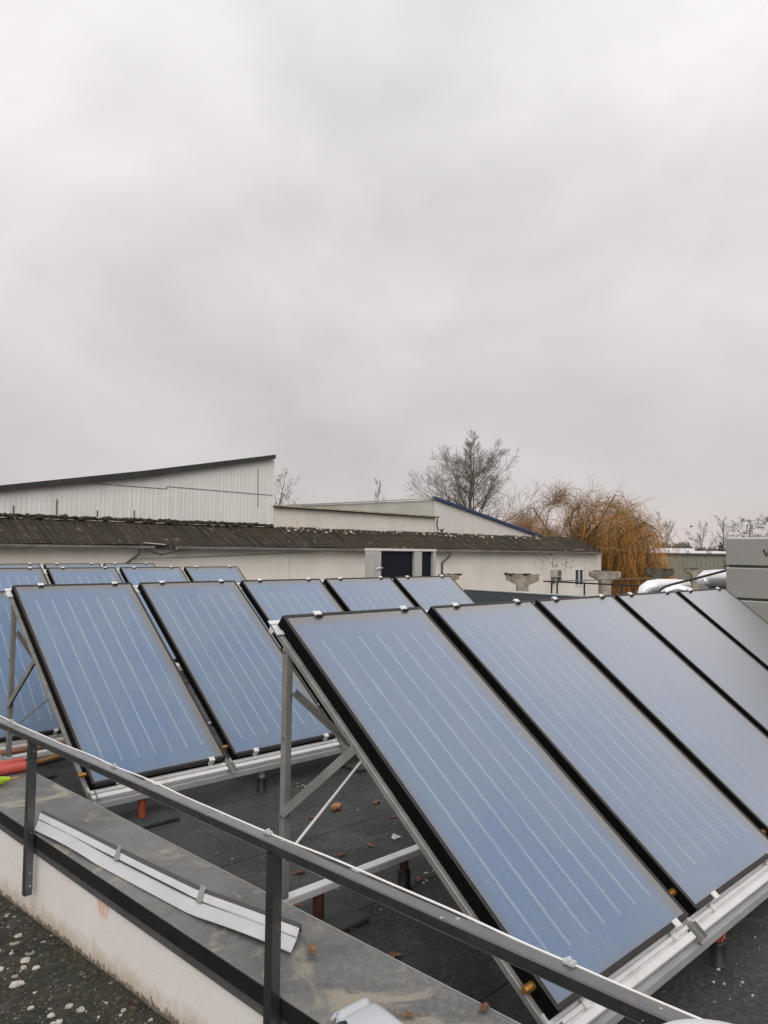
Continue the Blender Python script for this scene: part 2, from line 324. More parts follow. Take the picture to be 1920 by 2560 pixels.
def coping_material():
    m, nt, b = new_mat('stained_sheet_coping'); g = G(nt); v = g.pos()
    base = g.mix(g.step(g.noise(v, 1.6, 6, 0.6), 0.3, 0.7), (0.108, 0.110, 0.105), (0.185, 0.184, 0.174))
    big = g.noise(v, 2.0, 8, 0.6, 0.8)
    base = g.mix(g.step(big, 0.535, 0.63, 0, 0.75), base, (0.36, 0.325, 0.25))
    base = g.mix(g.step(g.noise(v, 5.5, 8, 0.75, 0.3), 0.55, 0.68, 0, 0.6), base, (0.26, 0.25, 0.22))
    f = g.noise(v, 42, 6, 0.72, 0.4)
    s = g.n('ShaderNodeSeparateXYZ'); nt.links.new(v, s.inputs[0])
    near = g.math('MULTIPLY', g.step(f, 0.44, 0.66), g.step(g.math('ADD', s.outputs[1], g.math('MULTIPLY', big, 2.0)), 2.3, 3.6, 0.30, 0.14))
    base = g.mix(near, base, (0.40, 0.37, 0.32))
    base = g.mix(g.step(g.noise(v, 3.1, 6, 0.6), 0.6, 0.72, 0, 0.6), base, (0.06, 0.06, 0.058))
    g.put(b.inputs['Base Color'], base); b.inputs['Metallic'].default_value = 0.15
    g.put(b.inputs['Roughness'], g.step(big, 0.35, 0.65, 0.42, 0.75))
    g.put(b.inputs['Normal'], g.bump(g.noise(v, 1.3, 3), 0.25, 0.03))
    return m

SCUFF = onx(259, 2262, 1.60)
def parapet_material():
    m, nt, b = new_mat('cream_parapet_render'); g = G(nt); v = g.pos()
    base = g.mix(g.step(g.noise(v, 1.5, 5), 0.3, 0.7), (0.74, 0.71, 0.66), (0.80, 0.775, 0.73))
    s = g.n('ShaderNodeSeparateXYZ'); nt.links.new(v, s.inputs[0])
    h = g.math('ADD', s.outputs[2], g.math('MULTIPLY', s.outputs[1], 0.06))      # height above the terrace slope
    h = g.math('ADD', h, 1.70)
    nb = g.noise(v, 9, 7, 0.7)
    splash = g.step(g.math('SUBTRACT', h, g.math('MULTIPLY', g.math('SUBTRACT', nb, 0.35), 0.22)), -0.01, 0.09, 1, 0)
    base = g.mix(g.math('MULTIPLY', splash, 0.75), base, (0.50, 0.42, 0.31))
    dirt = g.step(g.math('SUBTRACT', h, g.math('MULTIPLY', g.math('SUBTRACT', g.noise(v, 28, 6, 0.75), 0.42), 0.16)), 0.0, 0.02, 1, 0)
    base = g.mix(g.math('MULTIPLY', dirt, 0.85), base, (0.10, 0.075, 0.05))
    # orange scuff
    dy = g.math('DIVIDE', g.math('SUBTRACT', s.outputs[1], SCUFF.y), 0.085); dz = g.math('DIVIDE', g.math('SUBTRACT', s.outputs[2], SCUFF.z), 0.075)
    rr = g.math('SQRT', g.math('ADD', g.math('POWER', dy, 2.0), g.math('POWER', dz, 2.0)))
    sv = g.pos(scale=(1, 90, 6)); stn = g.noise(sv, 1.0, 3)
    sc_ = g.math('MULTIPLY', g.step(rr, 0.55, 1.0, 1, 0), g.step(stn, 0.42, 0.6))
    base = g.mix(g.math('MULTIPLY', sc_, 0.85), base, (0.66, 0.30, 0.14))
    g.put(b.inputs['Base Color'], base); b.inputs['Roughness'].default_value = 0.85
    g.put(b.inputs['Normal'], g.bump(g.noise(v, 38, 4, 0.6), 0.25, 0.01))
    return m

def barn_roof_material():
    m, nt, b = new_mat('mossy_fibre_cement'); g = G(nt)
    v = g.pos(); vs = g.pos(scale=(3.6, 0.16, 0.16))
    a = g.noise(vs, 1.6, 5, 0.65); c = g.noise(v, 0.5, 5, 0.6); f = g.noise(v, 3, 6, 0.7)
    base = g.mix(g.step(a, 0.35, 0.7), (0.012, 0.009, 0.006), (0.072, 0.055, 0.036))
    base = g.mix(g.step(c, 0.45, 0.65, 0, 0.6), base, (0.040, 0.029, 0.017))
    base = g.mix(g.step(f, 0.55, 0.75, 0, 0.6), base, (0.022, 0.020, 0.013))
    s = g.n('ShaderNodeSeparateXYZ'); nt.links.new(v, s.inputs[0])
    lap = g.math('FRACT', g.math('MULTIPLY', g.math('ADD', s.outputs[1], g.math('MULTIPLY', f, 0.05)), 1.45))
    base = g.mix(g.step(lap, 0.0, 0.16, 0.95, 0), base, (0.012, 0.010, 0.008))
    base = g.mix(g.math('MULTIPLY', g.step(g.noise(g.pos(scale=(1, 0.12, 1)), 5, 2), 0.66, 0.7), 0.6), base, (0.22, 0.2, 0.16))
    g.put(b.inputs['Base Color'], base); b.inputs['Roughness'].default_value = 0.95
    g.put(b.inputs['Normal'], g.bump(f, 0.6, 0.05))
    return m

def corrugated_material(name, col, stain, amt):
    m, nt, b = new_mat(name); g = G(nt)
    v = g.coord(); vs = g.coord(scale=(5, 1, 0.22))
    a = g.noise(vs, 1.0, 6, 0.65)
    base = g.mix(g.step(a, 0.4, 0.72, 0, amt), col, stain)
    base = g.mix(g.step(g.noise(v, 0.3, 4), 0.45, 0.7, 0, 0.35), base, tuple(c*0.82 for c in col))
    g.put(b.inputs['Base Color'], base); b.inputs['Roughness'].default_value = 0.75
    return m

def barn_wall_material():
    m, nt, b = new_mat('peeling_cream_wall'); g = G(nt); v = g.pos(); vs = g.pos(scale=(1.2, 1, 0.3))
    base = g.mix(g.step(g.noise(v, 0.35, 5), 0.3, 0.7), (0.66, 0.625, 0.555), (0.735, 0.70, 0.64))
    base = g.mix(g.step(g.noise(vs, 0.8, 6, 0.65), 0.52, 0.75, 0, 0.45), base, (0.55, 0.49, 0.40))
    s = g.n('ShaderNodeSeparateXYZ'); nt.links.new(v, s.inputs[0])
    # flaked patch on the right hand end
    dx = g.math('DIVIDE', g.math('SUBTRACT', s.outputs[0], FLAKE.x), 3.4); dz = g.math('DIVIDE', g.math('SUBTRACT', s.outputs[2], FLAKE.z), 0.95)
    rr = g.math('SQRT', g.math('ADD', g.math('POWER', dx, 2.0), g.math('POWER', dz, 2.0)))
    fl = g.math('MULTIPLY', g.step(rr, 0.4, 1.2, 1, 0), g.step(g.noise(v, 2.3, 6, 0.65), 0.56, 0.60))
    base = g.mix(g.math('MULTIPLY', fl, 0.8), base, (0.16, 0.135, 0.10))
    for cx in CRACKS:
        w = g.math('ADD', g.math('SUBTRACT', s.outputs[0], cx), g.math('MULTIPLY', g.math('SUBTRACT', g.noise(v, 1.2, 3), 0.5), 0.12))
        base = g.mix(g.math('MULTIPLY', g.step(g.math('ABSOLUTE', w), 0.015, 0.05, 1, 0), 0.35), base, (0.2, 0.17, 0.13))
    g.put(b.inputs['Base Color'], base); b.inputs['Roughness'].default_value = 0.9
    g.put(b.inputs['Normal'], g.bump(g.noise(v, 6, 4), 0.2, 0.02))
    return m

# ------------------------------------------------------------------ mesh helpers
OFF = {}
class MB:
    def __init__(s): s.v = []; s.f = []; s.sm = []
    def add(s, vs, fs, smooth=False):
        o = len(s.v); s.v += [V(a) for a in vs]
        for f in fs: s.f.append(tuple(i+o for i in f)); s.sm.append(smooth)
    def box(s, lo, hi, m=None):
        x0, y0, z0 = lo; x1, y1, z1 = hi
        vs = [V(a) for a in ((x0,y0,z0),(x1,y0,z0),(x1,y1,z0),(x0,y1,z0),(x0,y0,z1),(x1,y0,z1),(x1,y1,z1),(x0,y1,z1))]
        if m is not None: vs = [m @ a for a in vs]
        s.add(vs, ((0,3,2,1),(4,5,6,7),(0,1,5,4),(1,2,6,5),(2,3,7,6),(3,0,4,7)))
    def beam(s, a, b, w, h, upv=(0,0,1), o=(0,0), bev=0.0):
        """box along a->b; w across, h along upv; o shifts (across, up)"""
        a, b = V(a), V(b); d = (b-a).normalized(); x = d.cross(V(upv)).normalized(); u = x.cross(d)
        c = bev
        if c:
            pr = [(-w/2+c,-h/2),(w/2-c,-h/2),(w/2,-h/2+c),(w/2,h/2-c),(w/2-c,h/2),(-w/2+c,h/2),(-w/2,h/2-c),(-w/2,-h/2+c)]
        else: pr = [(-w/2,-h/2),(w/2,-h/2),(w/2,h/2),(-w/2,h/2)]
        s.sweep(a, b, [(p+o[0], q+o[1]) for p, q in pr], x, u)
    def sweep(s, a, b, prof, x, u):
        n = len(prof)
        vs = [a+x*p+u*q for p, q in prof]+[b+x*p+u*q for p, q in prof]
        fs = [(i, (i+1) % n, n+(i+1) % n, n+i) for i in range(n)]
        fs += [tuple(range(n-1, -1, -1)), tuple(range(n, 2*n))]
        s.add(vs, fs)
    def ribbon(s, a, b, prof, x, u, t=0.003):
        """thin folded sheet: open profile given a thickness"""
        o = []
        n = len(prof)
        for i in range(n):
            p = V((*prof[i], 0)); d0 = (V((*prof[min(i+1, n-1)], 0))-V((*prof[max(i-1, 0)], 0))).normalized()
            o.append((p.x+d0.y*t, p.y-d0.x*t))
        s.sweep(a, b, list(prof)+o[::-1], x, u)
    def tube(s, pts, r, n=8, cap=True, smooth=True):
        pts = [V(p) for p in pts]; k = len(pts)
        rs = r if isinstance(r, (list, tuple)) else [r]*k
        vs = []; ref = None
        for i, p in enumerate(pts):
            d = (pts[min(i+1, k-1)]-pts[max(i-1, 0)])
            d = d.normalized() if d.length > 1e-9 else V((0, 0, 1))
            if ref is None: ref = V((0, 0, 1)) if abs(d.z) < 0.9 else V((1, 0, 0))
            x = (ref - d*ref.dot(d))
            x = x.normalized() if x.length > 1e-6 else d.orthogonal().normalized()
            ref = x; y = d.cross(x)
            for j in range(n):
                a = 2*math.pi*j/n; vs.append(p+(x*math.cos(a)+y*math.sin(a))*rs[i])
        fs = [(i*n+j, i*n+(j+1) % n, (i+1)*n+(j+1) % n, (i+1)*n+j) for i in range(k-1) for j in range(n)]
        s.add(vs, fs, smooth)
        if cap: s.add([vs[j] for j in range(n)], [tuple(range(n-1, -1, -1))]); s.add([vs[(k-1)*n+j] for j in range(n)], [tuple(range(n))])
    def lathe(s, c, prof, n=24):
        c = V(c); vs = []; k = len(prof)
        for r, z in prof:
            for j in range(n): a = 2*math.pi*j/n; vs.append(c+V((r*math.cos(a), r*math.sin(a), z)))
        s.add(vs, [(i*n+j, i*n+(j+1) % n, (i+1)*n+(j+1) % n, (i+1)*n+j) for i in range(k-1) for j in range(n)], True)
    def prism(s, poly, a, b):
        """polygon (list of 3D points) extruded from offset a to offset b"""
        n = len(poly); a, b = V(a), V(b)
        vs = [V(p)+a for p in poly]+[V(p)+b for p in poly]
        s.add(vs, [tuple(range(n-1, -1, -1)), tuple(range(n, 2*n))]+[(i, (i+1) % n, n+(i+1) % n, n+i) for i in range(n)])
    def blob(s, c, r, seed=0, rough=0.3, sub=2):
        bm = bmesh.new(); bmesh.ops.create_icosphere(bm, subdivisions=sub, radius=1); rnd = random.Random(seed)
        r = V(r) if not isinstance(r, (int, float)) else V((r, r, r))
        vs = [V(c)+V((v.co.x*r.x, v.co.y*r.y, v.co.z*r.z))*(1+rnd.uniform(-rough, rough)) for v in bm.verts]
        bm.verts.index_update(); fs = [tuple(v.index for v in f.verts) for f in bm.faces]; bm.free()
        s.add(vs, fs, False)
    def build(s, name, mat, parent=None, bevel=0.0, local=False, fix=True):
        me = bpy.data.meshes.new(name); off = OFF.get(parent, V((0,0,0))) if parent and not local else V((0,0,0))
        me.from_pydata([tuple(a-off) for a in s.v], [], s.f)
        for p, sm in zip(me.polygons, s.sm): p.use_smooth = sm
        if fix:
            bm = bmesh.new(); bm.from_mesh(me); bmesh.ops.recalc_face_normals(bm, faces=bm.faces)
            if bevel: 
                bmesh.ops.remove_doubles(bm, verts=bm.verts, dist=1e-5)
                bmesh.ops.bevel(bm, geom=[e for e in bm.edges if len(e.link_faces) == 2 and e.calc_face_angle(0) > 0.5], offset=bevel, segments=1, affect='EDGES', profile=0.5)
            bm.to_mesh(me); bm.free()
        me.materials.append(M[mat] if isinstance(mat, str) else mat)
        o = bpy.data.objects.new(name, me); C.objects.link(o)
        if parent: o.parent = parent
        OFF[o] = off if parent else V((0,0,0))
        return o
def tag(o, label=None, cat=None, group=None, kind=None):
    if label: o['label'] = label
    if cat: o['category'] = cat
    if group: o['group'] = group
    if kind: o['kind'] = kind
    return o
def thing(name, loc, label, cat, group=None):
    o = bpy.data.objects.new(name, None); C.objects.link(o); o.location = loc; o.empty_display_size = 0.2
    OFF[o] = V(loc); return tag(o, label, cat, group)
def copy_tree(o, parent=None):
    c = o.copy(); C.objects.link(c)
    if parent: c.parent = parent
    for ch in o.children: copy_tree(ch, c)
    return c

# ------------------------------------------------------------------ the setting
ROOF = -1.95; GROUND = -5.5
mb = MB(); mb.add([(-1500,-1500,GROUND),(1500,-1500,GROUND),(1500,1500,GROUND),(-1500,1500,GROUND)], [(0,1,2,3)])
M['ground'] = simple('yard_ground', (0.11, 0.10, 0.08), 0.95, 0, 0.35, 0.3)
tag(mb.build('ground', 'ground'), kind='structure')
M['felt'] = felt_material(); M['terrace'] = terrace_material(); M['coping'] = coping_material(); M['parapet'] = parapet_material()
mb = MB(); mb.box((1.66, -6, GROUND+0.01), (18.5, 22, ROOF))
tag(mb.build('flat_roof', 'felt'), kind='structure')
# lower terrace the viewer stands on, falling slightly away
def tz(y): return -1.70-0.06*y
mb = MB(); n = 60
xs = [-7+8.8*i/60 for i in range(61)]; ys = [-5+17*i/90 for i in range(91)]
rnd = random.Random(3)
vs = [(x, y, tz(y)+rnd.uniform(-0.006, 0.006)) for y in ys for x in xs]; w = len(xs)
mb.add(vs, [(j*w+i, j*w+i+1, (j+1)*w+i+1, (j+1)*w+i) for j in range(len(ys)-1) for i in range(w-1)], True)
tag(mb.build('terrace', 'terrace'), kind='structure')

# ------------------------------------------------------------------ parapet with sheet coping
ZC = -1.5
def zc(y): return -1.433-0.0165*y      # the coping falls slightly away from the viewer
def wx(y, o): return o-0.0063*y        # the parapet runs almost along Y
px_ = V((1, 0.0063, 0)).normalized()
Y0, Y1 = -4.0, 11.5
def PP(y, o, z): return V((wx(y, o), y, z))
par = thing('parapet_wall', PP(3, 1.9, ROOF), 'cream rendered parapet wall under a stained dark sheet metal coping', 'wall')
mb = MB()
mb.prism([PP(Y0, 1.622, -2.9), PP(Y0, 2.02, -2.9), PP(Y0, 2.02, zc(Y0)-0.03), PP(Y0, 1.622, zc(Y0)-0.03)], (0,0,0), PP(Y1, 0, zc(Y1))-PP(Y0, 0, zc(Y0)))
mb.build('wall_face', 'parapet', par)
mb = MB(); a, b = PP(Y0, 1.60, zc(Y0)), PP(Y1, 1.60, zc(Y1))
mb.sweep(a, b, [(0, -0.022), (0.43, -0.022), (0.43, 0.0), (0.425, 0.004), (0.005, 0.004), (0, 0)], px_, V((0,0,1)))
cop = mb.build('coping', 'coping', par)
mb = MB(); mb.sweep(a, b, [(-0.004, -0.062), (0.008, -0.062), (0.008, -0.0225), (0, -0.0225), (0, 0.0005), (-0.004, 0.0005)], px_, V((0,0,1)))
mb.build('fascia', 'fascia', par)
mb = MB(); mb.sweep(a, b, [(0.0085, -0.107), (0.024, -0.107), (0.024, -0.0235), (0.0085, -0.0235)], px_, V((0,0,1)))
mb.build('drip_flange', 'drip', par)
mb = MB(); mb.sweep(a, b, [(0.4305, -0.12), (0.434, -0.12), (0.434, 0.005), (0.4305, 0.005)], px_, V((0,0,1)))
mb.build('inner_edge', 'alu_grey', par)  # bent coping edge in a lighter metal, painting the highlight along it

# ------------------------------------------------------------------ handrail on the parapet
def rz(y): return -0.935-0.0121*y
RW, RH, RO = 0.048, 0.0355, 1.5504
ry0, ry1 = -2.5, 10.5
hr = thing('handrail', PP(2.04, 1.57, -1.8), 'dark green grey square tube handrail on posts fixed outside the parapet', 'railing')
mb = MB(); mb.beam(PP(ry0, RO+RW/2, rz(ry0)-RH/2), PP(ry1, RO+RW/2, rz(ry1)-RH/2), RW, RH, (0,0,1), bev=0.004)
mb.build('top_rail', 'rail_paint', hr)
for y in (0.0, 2.083, 4.166, 6.25, 8.33):
    mb = MB(); c = PP(y, RO+0.021, 0)
    mb.beam((c.x, c.y, -1.800), (c.x, c.y, rz(y)-RH-0.0005), 0.040, 0.040, (1, 0, 0), bev=0.003)
    mb.build('post', 'rail_paint', hr)
# white cable clipped along the inner top edge
cb = thing('cable', PP(2, RO+RW, rz(2)), 'thin white cable clipped along the top of the dark handrail', 'cable')
mb = MB(); pts = []; rnd = random.Random(5)
clips = [onz(31,1802,-0.985).y, onz(294,1913,-0.970).y, onz(682,2076,-0.955).y, onz(1431,2402,-0.943).y]
yy = ry1
while yy > ry0:
    sag = min(1, min(abs(yy-c) for c in clips)/0.25)
    pts.append(PP(yy, RO+RW+0.001+0.0025*sag*math.sin(yy*5.3), rz(yy)+0.0015+0.004*sag*math.sin(yy*4.1+1)+0.0015*math.sin(yy*11)))
    yy -= 0.06
mb.tube(pts, 0.0036, 6); mb.build('sheath', 'cable', cb)
for c in clips:
    mb = MB(); mb.beam(PP(c-0.013, RO+RW-0.004, rz(c)+0.004), PP(c+0.013, RO+RW-0.004, rz(c)+0.004), 0.020, 0.012, bev=0.003)
    mb.beam(PP(c-0.004, RO+RW-0.012, rz(c)+0.0105), PP(c+0.004, RO+RW+0.002, rz(c)+0.013), 0.007, 0.004)
    mb.build('clip', 'tie', cb)

# ------------------------------------------------------------------ solar collectors
TILT = 0.6562; GW, GL, GAP = 1.056, 2.088, 0.0806; PITCH_X = GW+GAP
sdv = V((0, -math.cos(TILT), -math.sin(TILT))); nnv = V((0, -math.sin(TILT), math.cos(TILT)))
M['glass'] = glass_material()
CG = 'flat solar collectors standing in rows on the roof'
def make_collector():
    root = thing('solar_collector', (0,0,0), '', 'solar collector', CG)
    mb = MB(); B = 0.019; D = 0.066
    mb.box((-GW/2, 0.001, -D), (GW/2, GL-0.001, -0.005)); mb.build('casing', 'case', root, local=True)
    mb = MB()
    for lo, hi in (((-GW/2-0.001, 0.0, -0.0055), (-GW/2+B, GL, 0.0)), ((GW/2-B, 0.0, -0.0055), (GW/2+0.001, GL, 0.0)),
                   ((-GW/2+B, -0.003, -0.036), (GW/2-B, B, 0.0)), ((-GW/2+B, GL-B, -0.0055), (GW/2-B, GL+0.003, 0.0))): mb.box(lo, hi)
    mb.build('frame', 'frame', root, bevel=0.002, local=True)
    mb = MB(); mb.add([(-GW/2+B-.002, B-.002, -0.003), (GW/2-B+.002, B-.002, -0.003), (GW/2-B+.002, GL-B+.002, -0.003), (-GW/2+B-.002, GL-B+.002, -0.003)], [(0,1,2,3)])
    mb.build('glass_pane', 'glass', root, local=True)
    for u in (-0.30, 0.36):
        mb = MB(); mb.box((u-0.024, GL-0.020, 0.0005), (u+0.024, GL+0.012, 0.007)); mb.box((u-0.024, GL+0.004, -0.055), (u+0.024, GL+0.012, 0.0005))
        o = mb.build('clamp', 'alu', root, local=True)
        mb = MB(); mb.box((u-0.021, GL-0.034, 0.0005), (u+0.021, GL-0.0205, 0.012)); mb.build('clamp_pad', 'black', o, local=True)
    for u in (-0.33, 0.40):
        mb = MB(); mb.box((u-0.022, -0.012, -0.040), (u+0.022, -0.004, 0.0005)); mb.box((u-0.022, -0.012, 0.0008), (u+0.022, 0.020, 0.007))
        mb.box((u-0.016, -0.040, -0.0525), (u+0.016, -0.0125, -0.046))
        mb.build('clamp', 'alu', root, local=True)
    mb = MB(); mb.tube([(-GW/2+0.002, 0.115, -0.036), (-GW/2-0.030, 0.115, -0.036)], 0.017, 12); mb.tube([(-GW/2-0.030, 0.115, -0.036), (-GW/2-0.052, 0.115, -0.036)], 0.013, 10)
    mb.build('pipe_fitting', 'brass', root, local=True)
    return root
proto = make_collector(); used = [False]
def place_collector(tl, label, tilt=TILT, scale=1.0, group=CG):
    o = proto if not used[0] else copy_tree(proto)
    used[0] = True
    s = V((0, -math.cos(tilt), -math.sin(tilt)))
    o.location = V(tl)+V((GW/2*scale, 0, 0))+s*(GL*scale); o.rotation_euler = (tilt, 0, 0); o.scale = (scale,)*3
    tag(o, label, 'solar collector', group); return o
MP = ''
def mounting(tl, n, label, i0=0, tilt=TILT, sc_=1.0, rear_legs=None, front_legs=None, strap=(0.018, 'alu')):
    """support frame of one row: tl = top left of first collector"""
    tl = V(tl); s = V((0, -math.cos(tilt), -math.sin(tilt))); nv = V((0, -math.sin(tilt), math.cos(tilt)))
    gl, pit = GL*sc_, PITCH_X*sc_
    def L(x, v, h): return V((x, tl.y, tl.z))+s*v+nv*h
    x0 = tl.x-0.012; x1 = tl.x+pit*n-GAP*sc_+0.02
    root = thing('mounting_frame', (tl.x, tl.y-0.05, ROOF), label, 'support frame', 'steel frames carrying the collector rows')
    X = V((1,0,0))
    # upper rail, a channel just behind the top edge
    mb = MB()
    for k in range(n):
        a = tl.x-0.045+pit*k; b = a+pit-0.012
        mb.sweep(L(a, 0, 0), L(b, 0, 0), [(v*1, h) for v, h in ((-0.030,-0.066),(0.075,-0.066),(0.075,-0.060),(0.045,-0.060),(0.030,-0.100),(0.010,-0.100),(-0.004,-0.060),(-0.030,-0.060))][::-1], s, nv)
    mb.build('upper_rail', 'alu', root)
    # lower rail: broad folded profile below the collectors
    mb = MB()
    for k in range(n):
        a = tl.x-0.012+pit*k; b = a+pit-0.062
        pr = [(gl-0.03,-0.067),(gl+0.014,-0.067),(gl+0.017,-0.054),(gl+0.034,-0.054),(gl+0.036,-0.070),(gl+0.045,-0.070),(gl+0.047,-0.054),(gl+0.074,-0.054),(gl+0.078,-0.058),(gl+0.078,-0.088),(gl-0.03,-0.088)]
        mb.sweep(L(a, 0, 0), L(b, 0, 0), pr[::-1], s, nv)
    mb.build('lower_rail', 'alu', root)
    front = L(0, gl+0.080, -0.098); fy, fz = front.y, front.z
    mb = MB(); mb.sweep(V((x0-0.06, fy, fz)), V((x1+0.05, fy, fz)), [(-0.036,0.0),(0.060,0.0),(0.060,-0.045),(0.055,-0.045),(0.055,-0.005),(-0.031,-0.005),(-0.031,-0.036),(-0.036,-0.036)], V((0,1,0)), V((0,0,1)))
    mb.build('base_rail', 'alu_grey', root)
    ry = tl.y-0.055*sc_; rzz = -1.752
    mb = MB(); mb.beam((x0-0.02, ry+0.005, rzz-0.02), (x1+0.02, ry+0.005, rzz-0.02), 0.066, 0.04, bev=0.004); mb.build('rear_rail', 'alu', root)
    for k in range(n+1):
        x = tl.x+pit*k-(GAP*sc_/2 if 0 < k < n else (0 if k == 0 else GAP*sc_)) + (0.0 if k < n else -0.0)
        mb = MB(); mb.beam(L(x, -0.01, -0.088), L(x, gl+0.098, -0.088), 0.038, 0.030, nv, bev=0.003); bm_ = mb.build('sloping_beam', 'galv', root)
        # rear post runs from the beam down to the rear rail
        vtop = (0.055*sc_+0.02)/math.cos(tilt)
        top = L(x, 0.215*sc_, -0.084)
        ry_ = ry+0.0
        mb = MB(); px = x-0.002; pz1 = tl.z-0.160*sc_
        mb.sweep(V((px, ry_, rzz+0.001)), V((px, ry_, pz1)), [(-0.018,-0.020),(0.018,-0.020),(0.018,-0.016),(-0.014,-0.016),(-0.014,0.016),(0.018,0.016),(0.018,0.020),(-0.018,0.020)], V((1,0,0)), V((0,1,0)))
        po = mb.build('rear_post', 'galv', root)
        mb = MB(); mb.tube([(px-0.018, ry_, pz1-0.45*sc_), (px-0.026, ry_, pz1-0.45*sc_)], 0.008, 6); mb.tube([(px-0.018, ry_, pz1-0.02), (px-0.026, ry_, pz1-0.02)], 0.008, 6); mb.tube([(px-0.018, ry_, pz1-0.84*sc_), (px-0.026, ry_, pz1-0.84*sc_)], 0.010, 6)
        mb.build('bolt', 'galv_dark', po)
        # braces (y, z) taken relative to the top corner
        def rel(dy, dz): return V((x, tl.y+dy*sc_, tl.z+dz*sc_))
        mb = MB(); mb.beam(rel(-0.085, -0.385)+V((0.026,0,0)), rel(-0.60, -0.600)+V((0.026,0,0)), 0.004, 0.042, (0,0.3,1)); mb.beam(rel(-0.085, -0.385)+V((0.010,0,0)), rel(-0.60, -0.600)+V((0.010,0,0)), 0.030, 0.004, (0,0.3,1)); mb.build('upper_brace', 'galv_dark', root)
        mb = MB(); mb.beam(rel(-0.06, -0.985)+V((-0.026,0,0)), rel(-0.585, -0.565)+V((-0.026,0,0)), 0.004, 0.044, (0,0.3,1)); mb.beam(rel(-0.06, -0.985)+V((-0.010,0,0)), rel(-0.585, -0.565)+V((-0.010,0,0)), 0.030, 0.004, (0,0.3,1)); mb.build('lower_brace', 'galv', root)
        mb = MB(); e = L(x, gl+0.100, -0.054); mb.beam(e+V((-0.02,0,0))+s*-0.075, e+V((-0.02,0,0)), 0.004, 0.036, nv); mb.beam(e+V((0.02,0,0))+s*-0.075, e+V((0.02,0,0)), 0.004, 0.036, nv); mb.beam(e+s*-0.07+nv*-0.014, e+s*0.012+nv*-0.014, 0.036, 0.004, nv)
        mb.build('beam_end', 'galv', bm_)
    if n >= 4:
        for k in (0, 2):
            xa = tl.x+pit*k-0.02; xb = tl.x+pit*(k+1)-0.11
            mb = MB(); mb.beam((xa, ry-0.018, rzz+0.20), (xb, ry-0.018, rzz+0.98), 0.004, strap[0], (0,1,0)); mb.build('cross_strap', strap[1], root)
    def leg(x, y, ztop, kind, col):
        mb = MB()
        if kind == 'plate':
            mb.tube([(x, y, ROOF+0.03), (x, y, ztop)], 0.030, 12); lg = mb.build('leg', col, root)
            mb = MB(); mb.box((x-0.21, y-0.17, ROOF+0.003), (x+0.21, y+0.17, ROOF+0.030)); mb.build('foot_plate', 'plate', lg, bevel=0.006)
        else:
            mb.tube([(x, y, ROOF+0.01), (x, y, ztop)], 0.026, 12); lg = mb.build('leg', col, root)
            mb = MB(); mb.lathe((x, y, ROOF), [(0.050, 0.002), (0.046, 0.008), (0.038, 0.014), (0.037, 0.095), (0.034, 0.105), (0.0265, 0.107)], 16); mb.build('pipe_sleeve', 'sleeve', lg)
    for x, kd, col in (rear_legs or [(tl.x+0.25+pit*k, 'plate' if k % 2 == 0 else 'sleeve', 'rust') for k in range(n)]): leg(x, ry, rzz-0.041, kd, col)
    for x, kd, col in (front_legs or [(tl.x+0.32+pit*k, 'plate' if k % 2 == 0 else 'sleeve', 'rust_red' if k % 2 == 0 else 'galv') for k in range(n)]): leg(x, fy+0.012, fz-0.006, kd, col)
    return root, fy, fz
R1 = V((2.4214, 3.2109, -0.3478)); R2 = V((2.320, 6.8101, -0.3454)); R3 = V((3.317, 11.671, -0.343)); R4 = V((4.357-PITCH_X, 14.55, -0.351))
LAB1 = ['striped blue collector at the left end of the front row, brass stub on its side',
        'second collector from the left in the front row, faint stripes under a grey sheen',
        'middle collector of the front row, almost stripeless pale grey glass',
        'fourth collector from the left in the front row, plain grey reflecting glass',
        'farthest right collector of the front row, its edge against the big grey unit']
LAB2 = ['bright blue striped collector at the left end of the second row, above the handrail',
        'second collector from the left in the second row, partly behind the front row frame',
        'third collector of the second row, only its striped top above the front row',
        'fourth collector of the second row, directly below the grey cabinet with dark openings',
        'right end collector of the second row, pale top beside the slate blue far parapet']
LAB3 = ['third row collector cut by the left picture edge, above the second row',
        'third row collector just right of the white pipe joint, above the second row',
        'third row collector in the middle of the visible tops, blue with faint stripes',
        'right end collector of the third row, its slanting edge against the cream barn wall']
LAB4 = ['farthest row collector at the left picture edge, only a thin top strip visible',
        'farthest row collector whose thin top strip lies between two white joints',
        'right end collector of the farthest row, thin top strip below the barn downpipe']
for k in range(5): place_collector(R1+V((PITCH_X*k, 0, 0)), LAB1[k])
for k in range(5): place_collector(R2+V((PITCH_X*k, 0, 0)), LAB2[k])
for k in range(4): place_collector(R3+V((PITCH_X*k, 0, 0)), LAB3[k])
for k in range(1, 4): place_collector(R4+V((PITCH_X*k, 0, 0)), LAB4[k-1])
place_collector(V((2.872-0.785*0.83-GW/2*0.83*0, 8.48, -0.488)) - V((0.09, 0, 0)), 'lower striped collector at the left picture edge behind the steel braces of the second row', tilt=0.787, scale=0.83)
m1, fy1, fz1 = mounting(R1, 5, 'grey steel mounting frame with braced rear post carrying the front row of collectors',
    rear_legs=[(2.65,'plate','rust'),(3.29,'sleeve','rust'),(4.6,'plate','rust'),(5.9,'sleeve','rust'),(7.3,'plate','rust')],
    front_legs=[(2.66,'plate','rust'),(3.80,'sleeve','rust_red'),(4.95,'plate','rust'),(6.1,'sleeve','rust'),(7.3,'plate','rust')])
